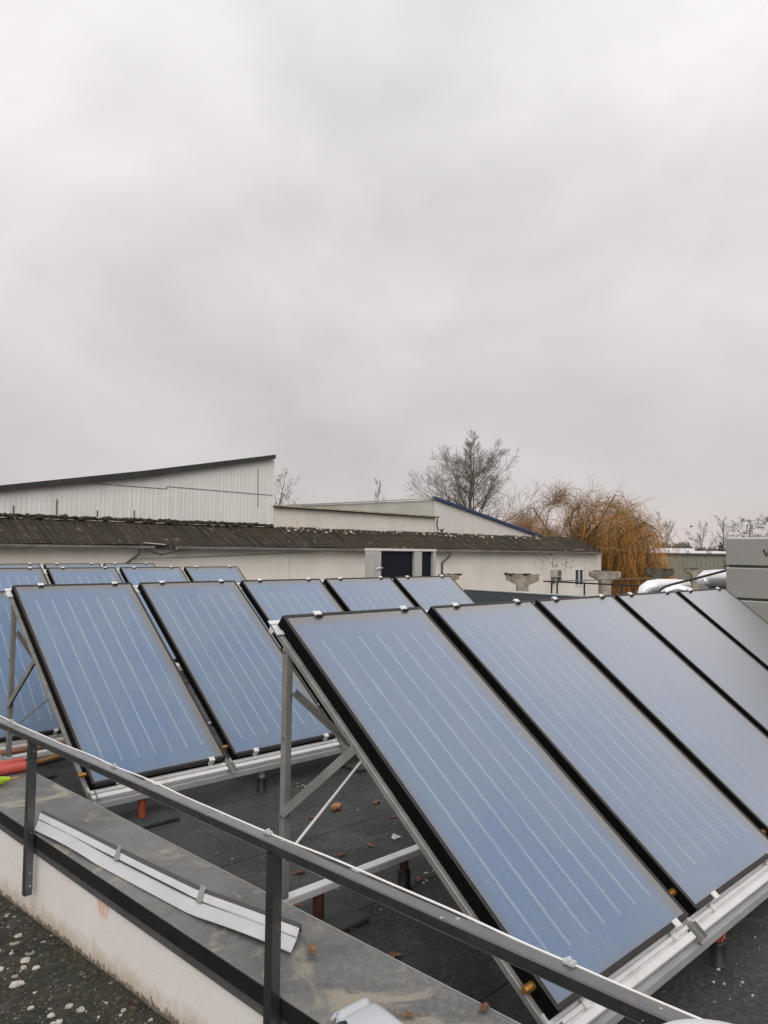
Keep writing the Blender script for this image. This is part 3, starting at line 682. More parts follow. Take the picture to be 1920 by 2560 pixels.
mounting(R2, 5, 'steel mounting frame with white lower rails carrying the second row of collectors', strap=(0.034, 'galv_dark'), rear_legs=[(2.44,'plate','sleeve'),(3.6,'sleeve','rust'),(4.75,'plate','rust'),(5.9,'sleeve','rust'),(7.2,'plate','rust')],
    front_legs=[(2.69,'plate','rust_red'),(3.72,'sleeve','galv'),(4.84,'plate','rust_red'),(5.9,'sleeve','galv'),(7.2,'plate','rust_red')])
mounting(R3, 4, 'steel mounting frame hidden behind the second row, carrying the third row of collectors')
mounting(R4+V((PITCH_X, 0, 0)), 3, 'steel mounting frame carrying the farthest row of collectors')
mounting(V((2.13, 8.48, -0.488)), 1, 'low white railed frame carrying the single collector at the left picture edge', tilt=0.787, sc_=0.83)
# twisted wires at one front leg
w = thing('wire_bundle', (3.80, fy1-0.01, ROOF+0.1), 'red and white wires tied to the front leg below the right lower rail', 'wires')
for i, mt in enumerate(('red_pvc', 'cable', 'red_pvc')):
    mb = MB(); q = [(3.80+0.032*math.cos(1.3*i-2.2+t*2.4), fy1+0.012+0.032*math.sin(1.3*i-2.2+t*2.4), ROOF+0.118+0.075*t) for t in [j/8 for j in range(9)]]
    mb.tube(q, 0.004, 5); mb.build('wire', mt, w)

# ------------------------------------------------------------------ things lying on the coping
fl = thing('flashing_strip', (1.75, 3.3, ZC+0.01), 'long white folded sheet strip with two grey clips lying on the coping', 'metal strip')
fa, fb = onz(86.8, 2075, -1.490), onz(728, 2383.5, -1.457); fd = (fb-fa).normalized(); fx = V((-fd.y, fd.x, 0)).normalized()
if fx.x < 0: fx = -fx
Z = V((0,0,1))
def fpt(t, s, h): return fa.lerp(fb, t)+fx*(s-0.045*(t/0.74 if t < 0.74 else (1-t)/0.26))+Z*h-fd*(s*(1.5*(1-t)+0.65*t))
mb = MB(); segs = 24
prof = [(-0.004, -0.003), (0.074, 0.004), (0.076, 0.010), (0.106, 0.024)]
for i in range(segs):
    t0, t1 = i/segs, (i+1)/segs
    for j in range(3):
        def pt(t, q):
            sag = 0.010*math.sin(t*9)*(1-q[0]/0.13)-0.006*math.sin(t*3.1)*(1-q[0]/0.13)
            return fpt(t, q[0], q[1]+max(0, sag+0.004))
        A = [pt(t0, prof[j]), pt(t1, prof[j]), pt(t1, prof[j+1]), pt(t0, prof[j+1])]
        nn_ = (A[1]-A[0]).cross(A[3]-A[0]).normalized()*0.0015
        mb.add([a+nn_ for a in A]+[a-nn_ for a in A], [(0,1,2,3),(7,6,5,4),(0,4,5,1),(1,5,6,2),(2,6,7,3),(3,7,4,0)])
sheet_ = mb.build('sheet', 'flash_white', fl, fix=False)
def skew(prof):
    mb = MB(); n = len(prof); ts = (0, 0.37, 0.74, 0.87, 1); vs = [fpt(t, *q) for t in ts for q in prof]
    mb.add(vs, [(k*n+i, k*n+(i+1) % n, (k+1)*n+(i+1) % n, (k+1)*n+i) for k in range(4) for i in range(n)]+[tuple(range(n-1, -1, -1)), tuple(range(4*n, 5*n))]); return mb
skew([(0.1065,0.0225),(0.131,0.026),(0.131,0.0),(0.135,0.0),(0.135,0.030),(0.1065,0.0275)]).build('lip', 'flash_dark', fl)
skew([(0.0725,0.0055),(0.0765,0.0055),(0.0765,0.0135),(0.0725,0.0135)]).build('groove', 'flash_dark', fl)
for t in (0.405, 0.735):
    mb = MB()
    for (s0, h0), (s1, h1) in (((0.070, 0.018), (0.106, 0.034)), ((0.106, 0.034), (0.138, 0.037)), ((0.062, 0.0165), (0.070, 0.018))):
        A = [fpt(t-0.0085, s0, h0), fpt(t+0.0085, s0, h0), fpt(t+0.0085, s1, h1), fpt(t-0.0085, s1, h1)]
        mb.add(A+[a-Z*0.004 for a in A], [(0,1,2,3),(7,6,5,4),(0,4,5,1),(1,5,6,2),(2,6,7,3),(3,7,4,0)])
    mb.build('clip', 'galv', fl)
# bent offcut near the camera
A0, A1, A2 = onz(826, 2528, -1.428), onz(905, 2486, -1.415), onz(1012, 2572, -1.415)
e1 = (A1-A0); e2 = (A2-A1); e2.z = 0
oc = thing('sheet_offcut', A0+e2*0.4-Z*0.03, 'small bent pale blue grey sheet offcut with torn end lying on the coping', 'metal offcut')
mb = MB()
prof = [(0.0, -0.012), (0.004, -0.020), (0.012, -0.006), (0.022, 0.003), (0.036, 0.005), (0.044, -0.003), (0.052, -0.004), (0.060, 0.004), (0.075, 0.008), (0.12, 0.012), (0.32, 0.010)]
rows = 9; rnd = random.Random(11); vs = []
d2 = e2.normalized(); d1 = e1.normalized()
for r_ in range(rows):
    t = r_/(rows-1)
    for s_, h_ in prof:
        jag = (0.012*math.sin(s_*90)+rnd.uniform(-0.004, 0.004)) if r_ == 0 else 0
        vs.append(A0+d1*(t*e1.length+jag)+d2*s_+Z*(h_-(0.012 if r_ == 0 and s_ < 0.03 else 0)))
k = len(prof)
mb.add(vs, [(r_*k+i, r_*k+i+1, (r_+1)*k+i+1, (r_+1)*k+i) for r_ in range(rows-1) for i in range(k-1)], True)
oc_m = mb.build('bent_sheet', 'offcut', oc, fix=True)
md = oc_m.modifiers.new('thick', 'SOLIDIFY'); md.thickness = 0.0025
# red conduits across the coping
for i, (dy, rad, x1_, lab) in enumerate(((0.0, 0.033, 1.99, 'thick red plastic conduit lying nearest of three across the coping'), (0.052, 0.027, 1.97, 'red plastic conduit lying in the middle of three across the coping'), (0.092, 0.026, 1.98, 'thin red plastic conduit lying farthest of three across the coping'))):
    mb = MB(); q = [(1.34+(x1_-1.34)*t, 5.40+dy+0.006*math.sin(t*3+i), zc(5.4)+0.004+rad+0.002*t+(0.0, 0.030, 0.006)[i]) for t in [j/8 for j in range(9)]]
    mb.tube(q, rad, 16, cap=False); mb.tube(q[::-1], rad-0.004, 16, cap=False)
    tag(mb.build('conduit', 'red_pvc', fix=False), lab, 'conduit', 'red conduits on the coping')
st = thing('twine_stick', (1.72, 5.1, zc(5.1)+0.005), 'lime green twine wound on a wooden stick on the coping', 'twine')
mb = MB(); mb.tube([onz(-60, 1966, -1.485), onz(44, 1944, -1.490)], 0.0075, 8); mb.build('stick', 'stick', st)
mb = MB(); a, b = onz(-50, 1962, -1.480), onz(24, 1947, -1.487)
mb.tube([a.lerp(b, t) for t in [j/30 for j in range(31)]], [0.012+0.026*min(1, (1-j/30)*1.5)+0.0025*(j % 2) for j in range(31)], 12); mb.build('twine', 'lime', st)
# plank on the left low frame
mb = MB(); mb.box((1.6, 6.94, -1.80), (3.0, 7.06, -1.765)); tag(mb.build('plank', 'wood', bevel=0.003), 'brown wooden plank lying along the low rails at the left edge', 'plank')
mb = MB(); mb.beam((2.50, 7.02, ROOF+0.03), (2.98, 7.16, ROOF+0.03), 0.09, 0.02); tag(mb.build('board', 'stick'), 'short pale board on the roof beside the corner of the handrail post', 'board')
# white round pipe cap at the bottom edge
c = onz(1737, 2548, -0.80)+V((-0.10, -0.10, 0)); c.z = -0.80
CAPZ = -0.7935
vp = thing('vent_pipe', (c.x, c.y, tz(c.y)), 'white round plastic pipe top just entering the bottom right edge', 'vent pipe')
hgt = CAPZ-tz(c.y)
mb = MB(); mb.lathe((c.x, c.y, tz(c.y)), [(0.11, 0), (0.11, hgt-0.05)], 40); mb.build('pipe', 'white_pvc', vp)
mb = MB(); mb.lathe((c.x, c.y, tz(c.y)), [(0.11, hgt-0.0495), (0.135, hgt-0.045), (0.137, hgt-0.01), (0.132, hgt), (0.10, hgt+0.004), (0.0, hgt+0.006)], 48); mb.build('cap', 'white_pvc', vp)

# ------------------------------------------------------------------ litter on the roof
def leaf(loc, size, rot, label, mat='leaf', seed=0, lobes=5):
    rnd = random.Random(seed); vs = [(0, 0, 0.008)]; n = 20
    for i in range(n):
        a = 2*math.pi*i/n; r_ = size*(0.55+0.42*abs(math.cos(a*lobes/2)))*(1.15 if abs(a-math.pi) > 2.4 else 0.9)*rnd.uniform(0.85, 1.1)
        vs.append((r_*math.cos(a), 0.62*r_*math.sin(a), 0.006+size*0.22*rnd.random()*(0.3+abs(math.sin(a)))))
    m = Matrix.Rotation(rot, 4, 'Z'); mb = MB()
    mb.add([m @ V(v)+V(loc) for v in vs], [(0, 1+i, 1+(i+1) % n) for i in range(n)])
    st = [m @ V((-size*(0.8+0.6*t), 0.01*math.sin(3*t), 0.012))+V(loc) for t in (0, 0.5, 1)]
    mb.tube(st, 0.002, 4)
    return tag(mb.build('leaf', mat, fix=False), label, 'leaf', 'fallen leaves on the roof')
LV = [((4.19,4.32), .075, .3, 'ochre leaf lying farthest back, right of the orange brick lump', 'leaf_yellow'),
      ((3.62,4.38), .07, 1.9, 'brown leaf on the felt left of the orange brick lump, lower one', 'leaf'),
      ((3.78,4.48), .05, .9, 'small brown leaf just left of the orange brick lump', 'leaf'),
      ((4.06,4.01), .055, 2.4, 'small orange leaf near the sloping beam of the front row', 'leaf_yellow'),
      ((3.57,3.73), .06, 1.2, 'thin ochre leaf between the white scrap and the rear rail', 'leaf_yellow'),
      ((3.32,3.74), .07, .2, 'red brown leaf alone behind the middle of the white rear rail', 'leaf'),
      ((2.97,3.71), .08, 2.9, 'red brown leaf right of the braced rear post, above the handrail', 'leaf'),
      ((3.41,3.16), .07, .7, 'red brown leaf beside the black sleeved rear leg', 'leaf'),
      ((2.70,3.36), .075, 1.6, 'crumpled brown leaf behind the nearest rusty rear leg', 'leaf'),
      ((2.72,3.00), .06, 2.2, 'brown leaf against the nearest green grey foot plate', 'leaf'),
      ((2.70,2.66), .075, -.55, 'long ochre leaf on the felt below the sagging handrail middle', 'leaf_yellow'),
      ((5.3,5.05), .06, .5, 'brown leaf in front of the second row lower rail', 'leaf'),
      ((2.95,6.35), .06, .5, 'reddish leaf on the felt behind the end of the second row', 'leaf')]
for i, ((x, y), s_, r_, lab, mt) in enumerate(LV): leaf((x, y, ROOF), s_*0.62, r_, lab, mt, i)
p_ = onz(1330, 2500, 0) if False else None
leaf((2.00, 1.56, zc(1.56)+0.006), 0.032, 0.4, 'small red brown leaf on the inner edge of the coping near the bottom', 'leaf', 31)
leaf((1.822, 2.20, zc(2.2)+0.02), 0.035, 1.2, 'withered orange leaf caught on the near end of the white strip', 'leaf_yellow', 32)
leaf((1.80, 1.70, zc(1.7)+0.006), 0.030, 2.2, 'small ochre leaf beside the pale blue grey sheet offcut', 'leaf_yellow', 33)
mb = MB(); mb.blob((3.86, 4.41, ROOF+0.026), (0.045, 0.032, 0.028), 4, 0.10, 2); tag(mb.build('brick_lump', 'brick'), 'rounded orange brick lump lying on the dark felt', 'brick')
mb = MB(); mb.add([(3.76,3.70,ROOF+0.004),(3.83,3.70,ROOF+0.006),(3.82,3.75,ROOF+0.008),(3.79,3.74,ROOF+0.028),(3.765,3.735,ROOF+0.006)], [(0,1,3),(1,2,3),(2,4,3),(4,0,3)])
tag(mb.build('paper_scrap', 'paper'), 'folded white scrap on the dark felt behind the rear rail', 'scrap')
# crumbs and grit, nobody could count them
def crumbs(name, n, spots, zf, smin, smax, mat, seed, label, tall=1.0):
    rnd = random.Random(seed); mb = MB()
    for i in range(n):
        x, y = spots(rnd); s_ = smin+(smax-smin)*rnd.random()**3
        k = rnd.randint(5, 8); a0 = rnd.random()*6
        top = [V((x+s_*rnd.uniform(.6, 1.1)*math.cos(a0+6.283*j/k), y+s_*rnd.uniform(.5, 1.0)*math.sin(a0+6.283*j/k), zf(x, y)+0.003+s_*tall*rnd.uniform(.03, .16))) for j in range(k)]
        bot = [V((p.x*1.0+(p.x-x)*0.12, p.y+(p.y-y)*0.12, zf(x, y)-0.004)) for p in top]
        mb.add(top+bot, [tuple(range(k))]+[(j, k+j, k+(j+1) % k, (j+1) % k) for j in range(k)])
    return tag(mb.build(name, mat, fix=False), label, 'grit', kind='stuff')
def near_wall(r):
    y = r.uniform(1.6, 7.0); return wx(y, 1.612)-abs(r.gauss(0, 0.05)), y
crumbs('grit', 1150, lambda r: (r.uniform(-0.6, 1.58), r.uniform(1.3, 6.5)), lambda x, y: tz(y), 0.002, 0.032, 'chip', 5, 'pale chips and grit scattered over the mossy terrace')
M['soil'] = simple('dark_soil', (0.075, 0.058, 0.038), 0.95, 0, 0.5, 30)
crumbs('soil_crumbs', 900, near_wall, lambda x, y: tz(y), 0.002, 0.012, 'soil', 6, 'dark soil crumbs along the foot of the cream parapet', 3.0)
crumbs('moss_tufts', 1500, lambda r: (r.uniform(-0.6, 1.60), r.uniform(1.3, 6.5)), lambda x, y: tz(y), 0.003, 0.018, M['moss'], 8, 'dark moss tufts over the terrace felt', 3.0)
crumbs('white_crumbs', 90, lambda r: random.Random(r.random()).choice([(r.gauss(3.85,.25), r.gauss(1.45,.15)), (r.gauss(3.8,.2), r.gauss(5.15,.12)), (r.gauss(3.5,.12), r.gauss(3.2,.08)), (r.uniform(2.6,6), r.uniform(3.3,5.2))]), lambda x, y: ROOF, 0.002, 0.012, 'chip', 9, 'white crumbs on the dark roof felt')

# ------------------------------------------------------------------ big grey unit at the right edge
UX, UY = 9.2, 3.655
un = thing('ventilation_unit', (UX+0.7, UY-1.0, ROOF), 'large grey panelled ventilation unit with dark lettering at the right picture edge', 'ventilation unit')
mb = MB(); mb.box((UX+0.012, UY-2.2, ROOF+0.08), (UX+1.4, UY-0.006, 0.18)); mb.build('body', 'unit', un)
ut = 0.190; zs = [ut, -0.155, -0.530, -0.905, -1.28, -1.66]
for i in range(5):
    z1, z0 = zs[i], zs[i+1]
    mb = MB(); mb.box((UX-0.012, UY-2.2, z0+0.026), (UX+0.0115, UY, z1-0.016)); pn = mb.build('panel', 'unit', un, bevel=0.004)
    mb = MB(); mb.prism([V((UX-0.012, UY-2.2, z1-0.0158)), V((UX+0.03 if i == 0 else UX+0.0112, UY-2.2, z1-0.0158)), V((UX+0.03 if i == 0 else UX+0.0112, UY-2.2, z1))], (0,0,0), (0, 2.2, 0)); mb.build('top_edge', 'unit_lip', pn)
    mb = MB(); mb.box((UX+0.002, UY-2.2, z0+0.0005), (UX+0.0118, UY-0.03, z0+0.0255)); mb.build('joint', 'unit_gap', pn)
mb = MB()
for k in range(3):
    mb.box((UX+0.1, UY-0.3-0.75*k, ROOF+0.002), (UX+1.3, UY-0.2-0.75*k, ROOF+0.0798))
mb.build('skid', 'galv_dark', un)
mb = MB(); lp = onx(1906, 1373.5, UX-0.0125); lb = onx(1906, 1391.5, UX-0.0125); h_ = lp.z-lb.z; y0 = lp.y; Zt = lp.z
def letter(y_, z_): return V((UX-0.0125, y0-y_*h_, Zt-h_+z_*h_))
mb.prism([letter(0,1), letter(.27,1), letter(.52,.33), letter(.80,1), letter(1.05,1), letter(.60,0), letter(.42,0)], (0.0,0,0), (-0.003,0,0)); mb.build('lettering', 'logo', un)
# grey cabinet behind the second row
CY = 11.0
c0, c1 = ony(916, 1372.5, CY), ony(1090, 1375, CY)
cab = thing('equipment_cabinet', ((c0.x+c1.x)/2, CY+0.5, ROOF), 'light grey equipment cabinet with two dark navy openings behind the second row', 'cabinet')
def cx(px): return ony(px, 1400, CY).x
zt = 0.012
xa, xb, xc, xd, xe, xf = cx(944), cx(953), cx(1036.5), cx(1055), cx(1083), cx(1090)
DEP = 0.36
mb = MB(); mb.box((xa, CY, ROOF+0.05), (xb, CY+DEP, zt-0.05)); mb.box((xc, CY, ROOF+0.05), (xd, CY+0.06, zt-0.052)); mb.box((xe, CY, ROOF+0.05), (xf, CY+DEP, zt-0.05)); mb.box((xb, CY, ROOF+0.05), (xc, CY+0.06, -1.2)); mb.box((xd, CY, ROOF+0.05), (xe, CY+0.06, -1.2)); mb.box((xb, CY+DEP-0.03, ROOF+0.05), (xe, CY+DEP, zt-0.051))
mb.build('frame', 'cabinet', cab)
mb = MB(); mb.box((xa-0.006, CY-0.012, zt-0.0495), (xf+0.006, CY+DEP+0.02, zt)); mb.build('top', 'cab_white', cab, bevel=0.004)
for a, b in ((xb, xc), (xd, xe)):
    mb = MB(); mb.box((a+0.001, CY+0.065, ROOF+0.06), (b-0.001, CY+DEP-0.035, zt-0.053)); mb.build('dark_opening', 'navy', cab)
mb = MB(); mb.box((xa-0.018, CY+0.05, ROOF+0.1), (xa-0.001, CY+DEP-0.03, zt-0.085)); dr = mb.build('door', 'cabinet', cab, bevel=0.008)
hb = ony(948, 1420, CY-0.03)
mb = MB(); mb.tube([hb+V((-0.06,0.03,-0.02)), hb, hb+V((0.09,0,0))], 0.012, 8); mb.build('handle', 'alu', dr)
# second low parapet of the roof, running along the far right side
PX = onz(1162.5, 1472.6, -1.25).x
fpw = thing('far_parapet', (PX+0.2, 12, ROOF), 'slate blue sheet clad parapet with pale coping on the far side of the roof', 'wall')
mb = MB(); mb.box((PX+0.02, -6, GROUND+0.02), (PX+0.50, onz(1155, 1472.6, -1.25).y, -1.275)); mb.build('wall_face', 'far_parapet', fpw)
mb = MB(); mb.box((PX, -6, -1.274), (PX+0.55, onz(1155, 1472.6, -1.25).y+0.03, -1.25)); mb.build('coping', 'far_coping', fpw)
# railing beyond it
rr = thing('roof_railing', onx(1461, 1481, PX+0.3), 'thin black railing beyond the far parapet in front of the barn', 'railing')
ra, rb = onx(1359, 1453, PX+0.35), onx(1660, 1467.5, PX+0.35)
mb = MB(); mb.tube([ra, rb], 0.022, 8); mb.build('rail', 'black', rr)
rc = onx(1400, 1452.5, PX+0.35); rd = onx(1680, 1445, PX+8)
rd = V((PX+5.5, rc.y, rc.z)) if False else ony(1640, 1445.5, rc.y+0.0)
mb = MB(); mb.tube([rc, rd], 0.016, 8); mb.build('rail', 'galv_dark', rr)
for px, py in ((1379, 1454), (1393, 1454.6), (1461, 1458), (1555, 1462)):
    t = onx(px, py, PX+0.35); mb = MB(); mb.tube([t, V((t.x, t.y, -1.252))], 0.026, 8); mb.build('post', 'black', rr)
# foil lagged ducts between the unit and the far parapet
du = thing('foil_duct', at(1660, 1475, 13.5), 'silver foil lagged duct with an elbow turning down, left of the black hose', 'duct', 'foil lagged ducts')
D1 = 13.5
mb = MB(); q = [at(1606, 1520, D1), at(1607, 1490, D1), at(1612, 1474, D1), at(1624, 1466, D1), at(1645, 1463, D1), at(1690, 1462, D1+0.4), at(1716, 1464, D1+0.6), at(1722, 1467, D1+0.6)]
mb.tube(q, [0.105, 0.105, 0.108, 0.11, 0.11, 0.105, 0.10, 0.06], 20); mb.build('duct_run', 'foil', du)
mb = MB(); mb.tube([at(1655, 1500, D1-0.4), at(1665, 1478, D1-0.4), at(1690, 1470, D1-0.4), at(1722, 1480, D1-0.4), at(1735, 1500, D1-0.4)], 0.085, 16); mb.build('branch', 'foil', du)
mb = MB(); e = at(1607, 1520, D1); mb.tube([e, V((e.x, e.y, ROOF))], 0.09, 12); mb.build('drop_pipe', 'foil', du)
D2 = 11.6
du2 = thing('foil_duct', at(1800, 1466, D2), 'fat silver foil lagged duct running into the side of the big grey unit', 'duct', 'foil lagged ducts')
mb = MB(); q = [at(1755, 1462, D2), at(1758, 1452, D2), at(1766, 1446, D2), at(1790, 1445, D2-0.1), at(1850, 1445, D2-0.6)]
mb.tube(q, [0.07, 0.115, 0.124, 0.126, 0.126], 20); mb.build('duct_run', 'foil', du2)
mb = MB(); mb.tube([at(1775, 1466, D2), at(1800, 1464, D2), at(1850, 1466, D2-0.4)], 0.075, 14); mb.build('band', 'galv_dark', du2)
mb = MB(); e = at(1790, 1466, D2); mb.beam((e.x, e.y, ROOF), (e.x, e.y, e.z-0.05), 0.05, 0.05, (1,0,0)); mb.build('stand', 'galv', du2)
mb = MB(); q = [at(1816, 1426, 9.9), at(1770, 1438, 9.9), at(1720, 1451, 9.9), at(1680, 1461, 9.9), at(1662, 1467, 9.9), at(1651, 1475, 9.9), at(1647, 1484, 9.9), at(1646, 1500, 9.9)]
mb.tube(q, 0.015, 8); tag(mb.build('hose', 'foil_black'), 'black insulated hose sloping from the grey unit down behind the front row', 'hose')

# ------------------------------------------------------------------ barn behind the roof
BY, RY = 31.0, 33.0
e_r = ony(1508, 1381, BY); bx1 = e_r.x-0.55
bx0 = ony(-420, 1360, BY).x
zr = 1.10
wall_x1 = ony(1503, 1386, BY+0.25).x
FLAKE = ony(1395, 1400, BY+0.25)
CRACKS = [ony(724, 1400, BY+0.25).x, ony(1461, 1395, BY+0.25).x]
M['barn_wall'] = barn_wall_material(); M['barn_roof'] = barn_roof_material()
M['corr_white'] = corrugated_material('streaked_white_sheet', (0.72, 0.70, 0.67), (0.52, 0.49, 0.45), 0.45)
M['corr_pale'] = corrugated_material('pale_ribbed_sheet', (0.64, 0.62, 0.58), (0.50, 0.47, 0.42), 0.5)
barn = thing('barn', ((bx0+wall_x1)/2, BY+2, GROUND), 'long low cream barn with brown mossy corrugated lean-to roof', 'barn')
mb = MB(); mb.box((bx0, BY+0.25, GROUND+0.01), (wall_x1, RY+0.02, -0.085)); mb.build('wall', 'barn_wall', barn)
def corr_roof(mb, x0, x1, ya, za, yb, zb, pitch, amp, nv=14, sagf=None):
    n = int((x1-x0)/pitch*4); vs = []
    for j in range(nv+1):
        t = j/nv; y = ya+(yb-ya)*t; z = za+(zb-za)*t
        for i in range(n+1):
            x = x0+(x1-x0)*i/n
            zz = z+amp*math.cos(2*math.pi*(x-x0)/pitch)+(sagf(x, t) if sagf else 0)
            vs.append((x, y, zz))
    w = n+1
    mb.add(vs, [(j*w+i, j*w+i+1, (j+1)*w+i+1, (j+1)*w+i) for j in range(nv) for i in range(n)])
gxa, gxb = ony(378, 1366, BY).x, ony(425, 1366, BY).x
def sag(x, t):
    s_ = 0.02*math.sin(x*0.55)+0.015*math.sin(x*1.7+1)
    if gxa-0.6 < x < gxb+0.6 and t < 0.25: s_ -= 0.10*(1-t*4)*math.cos((x-(gxa+gxb)/2)/(gxb-gxa+1.2)*math.pi)
    return s_
mb = MB(); corr_roof(mb, bx0, bx1, BY-0.15, 0.035, RY, zr, 0.177, 0.028, sagf=sag)
rf = mb.build('roof', 'barn_roof', barn, fix=False); md = rf.modifiers.new('thick', 'SOLIDIFY'); md.thickness = 0.02
# verge piece reaching past the wall, and the pale flashing patch near the right end
mb = MB(); corr_roof(mb, bx1, e_r.x, BY-0.15, 0.0, RY-0.35, zr*0.78, 0.177, 0.028); mb.build('verge_sheet', 'barn_roof', rf, fix=False)
mb = MB(); p1, p2, p3, p4 = ony(1376, 1357, RY-0.55), ony(1400, 1357, RY-0.55), ony(1462, 1377, BY+0.05), ony(1430, 1377, BY+0.05)
mb.prism([p1, p2, p3, p4], (0,0,0.03), (0,0,0.07)); mb.build('pale_flashing', 'rubble', rf)
# gutter in two runs either side of the collapsed stretch
def gut(x0, x1, dz0=0, dz1=0):
    mb = MB(); pr = [(-0.11*math.cos(a), -0.135*math.sin(a)) for a in [math.pi*k/8 for k in range(9)]]
    mb.ribbon(V((x0, BY-0.24, -0.005+dz0)), V((x1, BY-0.24, -0.005+dz1)), pr, V((0,1,0)), Z, 0.006); return mb.build('gutter', 'gutter', barn)
gut(bx0, gxa); gut(gxb+0.2, bx1-0.2)
gm = ony(402, 1387, BY-0.2); ga = V((gxa-0.6, BY-0.2, -0.07)); gb = V((gxb+1.1, BY-0.2, -0.07))
mb = MB(); mb.beam(ga, gm, 0.10, 0.09); mb.beam(gm, gb, 0.10, 0.09); mb.beam(ga+V((0,0,0.06)), ga.lerp(gm, 0.8)+V((0,-0.05,0.02)), 0.03, 0.05)
for k in range(7):
    u = gm.lerp(gb, 0.12*k+0.05); mb.beam(u+V((0,0.05,0.0)), u+V((0.35,-0.05,0.10+0.02*k)), 0.06, 0.015)
mb.build('fallen_gutter', 'pipe', barn)
mb = MB(); h0 = ony(362, 1357, BY-0.2); mb.beam(h0, h0+V((0.9,0,-0.06)), 0.25, 0.03); mb.build('broken_sheet', 'alu', rf)
mb = MB(); mb.box((gxa-0.2, BY-0.16, -0.10), (gxb-0.1, BY+0.24, 0.03)); mb.build('rafter_end', 'moss', rf)
def downpipe(px, zb, side):
    x = ony(px, 1390, BY+0.1).x; mb = MB()
    mb.tube([(x, BY-0.2, -0.09), (x, BY-0.2, -0.36), (x-side, BY+0.17, -0.78), (x-side, BY+0.17, zb)], 0.06, 8); mb.build('downpipe', 'pipe', barn)
downpipe(340, -5.4, 0.42); downpipe(1116, -5.4, 0.30)
# moss heaps and rubble along the top of the lean-to
rnd = random.Random(21); mb = MB(); hx1 = ony(681, 1310, RY).x
for i in range(330):
    x = bx0+(hx1-bx0)*rnd.random(); s_ = rnd.uniform(0.06, 0.15); mb.blob((x, RY-0.12+rnd.uniform(-.08, .05), zr+0.02+rnd.uniform(0, .06)), (s_*1.5, s_, s_*0.75), i, 0.35, 1)
mo = mb.build('ridge_moss', 'moss', barn); mo['kind'] = 'stuff'
mb = MB(); kx1 = ony(1340, 1340, RY).x
for i in range(150):
    x = hx1+(kx1-hx1)*rnd.random(); s_ = rnd.uniform(0.02, 0.07); yy = RY-0.1-rnd.random()**2*0.5; mb.blob((x, yy, zr-(RY-yy)*0.5+0.05), (s_*1.8, s_, s_), i, 0.35, 1)
mo = mb.build('ridge_rubble', 'rubble', barn); mo['kind'] = 'stuff'
mb = MB(); mb.beam((bx0, RY-0.18, zr-0.03), (hx1, RY-0.18, zr-0.03), 0.06, 0.035); mb.build('ridge_flashing', 'rubble', barn)
# window and wall machine
wn0, wn1 = ony(1436, 1422, BY+0.24), ony(1458, 1464, BY+0.24)
mb = MB(); x0, x1, z1, z0 = wn0.x, wn1.x, wn0.z, wn1.z; t = 0.09
for lo, hi in (((x0, z0), (x1, z0+t)), ((x0, z1-t), (x1, z1)), ((x0, z0+t), (x0+t, z1-t)), ((x1-t, z0+t), (x1, z1-t)), (((x0+x1)/2-0.06, z0+t), ((x0+x1)/2+0.06, z1-t))): mb.box((lo[0], BY+0.20, lo[1]), (hi[0], BY+0.255, hi[1]))
wf = mb.build('window', 'window_frame', barn)
mb = MB(); mb.box((x0+0.02, BY+0.235, z0+0.02), (x1-0.02, BY+0.246, z1-0.02)); mb.build('pane', 'window_glass', wf)
a0, a1 = ony(1384, 1424, BY), ony(1403, 1443, BY)
ac = thing('air_conditioner', ((a0.x+a1.x)/2, BY+0.1, a1.z), 'beige air conditioner unit on the flaking right end of the barn wall', 'air conditioner')
mb = MB(); mb.box((a0.x, BY-0.05, a1.z), (a1.x, BY+0.24, a0.z)); mb.build('casing', 'ac', ac, bevel=0.02)
mb = MB(); cxn = a0.x*0.3+a1.x*0.7; mb.tube([(cxn, BY-0.052, (a0.z+a1.z)/2), (cxn, BY-0.066, (a0.z+a1.z)/2)], 0.24, 18); mb.build('fan_grille', 'galv_dark', ac)
mb = MB(); mb.box((a0.x+0.05, BY-0.05, a1.z-0.5), (a0.x+0.12, BY+0.24, a1.z-0.001)); mb.box((a1.x-0.12, BY-0.05, a1.z-0.3), (a1.x-0.05, BY+0.24, a1.z-0.001)); mb.build('bracket', 'galv_dark', ac)
mb = MB(); q0, q1 = ony(326, 1397, BY+0.15), ony(900, 1372, BY+0.15); mb.tube([q0.lerp(q1, t)-Z*0.05*math.sin(t*math.pi) for t in [k/20 for k in range(21)]], 0.012, 5); tag(mb.build('wall_cable', 'far_dark'), 'thin sagging cable along the cream barn wall left of the cabinet', 'cable')

# halls rising behind the lean-to
def corr_wall(mb, x0, x1, y, zb, ztf, pitch, amp):
    n = int((x1-x0)/pitch*6); vs = []
    for i in range(n+1):
        x = x0+(x1-x0)*i/n; yy = y+amp*math.cos(2*math.pi*(x-x0)/pitch); vs += [(x, yy, zb), (x, yy, ztf(x))]
    mb.add(vs, [(2*i, 2*i+2, 2*i+3, 2*i+1) for i in range(n)])
HY = RY+0.12
ha, hm, hb_ = ony(0, 1224, HY), ony(350, 1187, HY), ony(684, 1145, HY)
hx0 = bx0; hxe = ony(683, 1300, HY).x
def htop(x):
    if x < hm.x: return ha.z+(hm.z-ha.z)*(x-ha.x)/(hm.x-ha.x)
    return hm.z+(hb_.z-hm.z)*(x-hm.x)/(hb_.x-hm.x)
hall = thing('corrugated_hall', ((hx0+hxe)/2, HY+5, GROUND), 'white corrugated hall with slanting black roof edge rising behind the barn on the left', 'hall')
mb = MB(); corr_wall(mb, hx0, hxe, HY, 0.9, lambda x: htop(x), 0.21, 0.0065); w_ = mb.build('wall', 'corr_white', hall, fix=False)
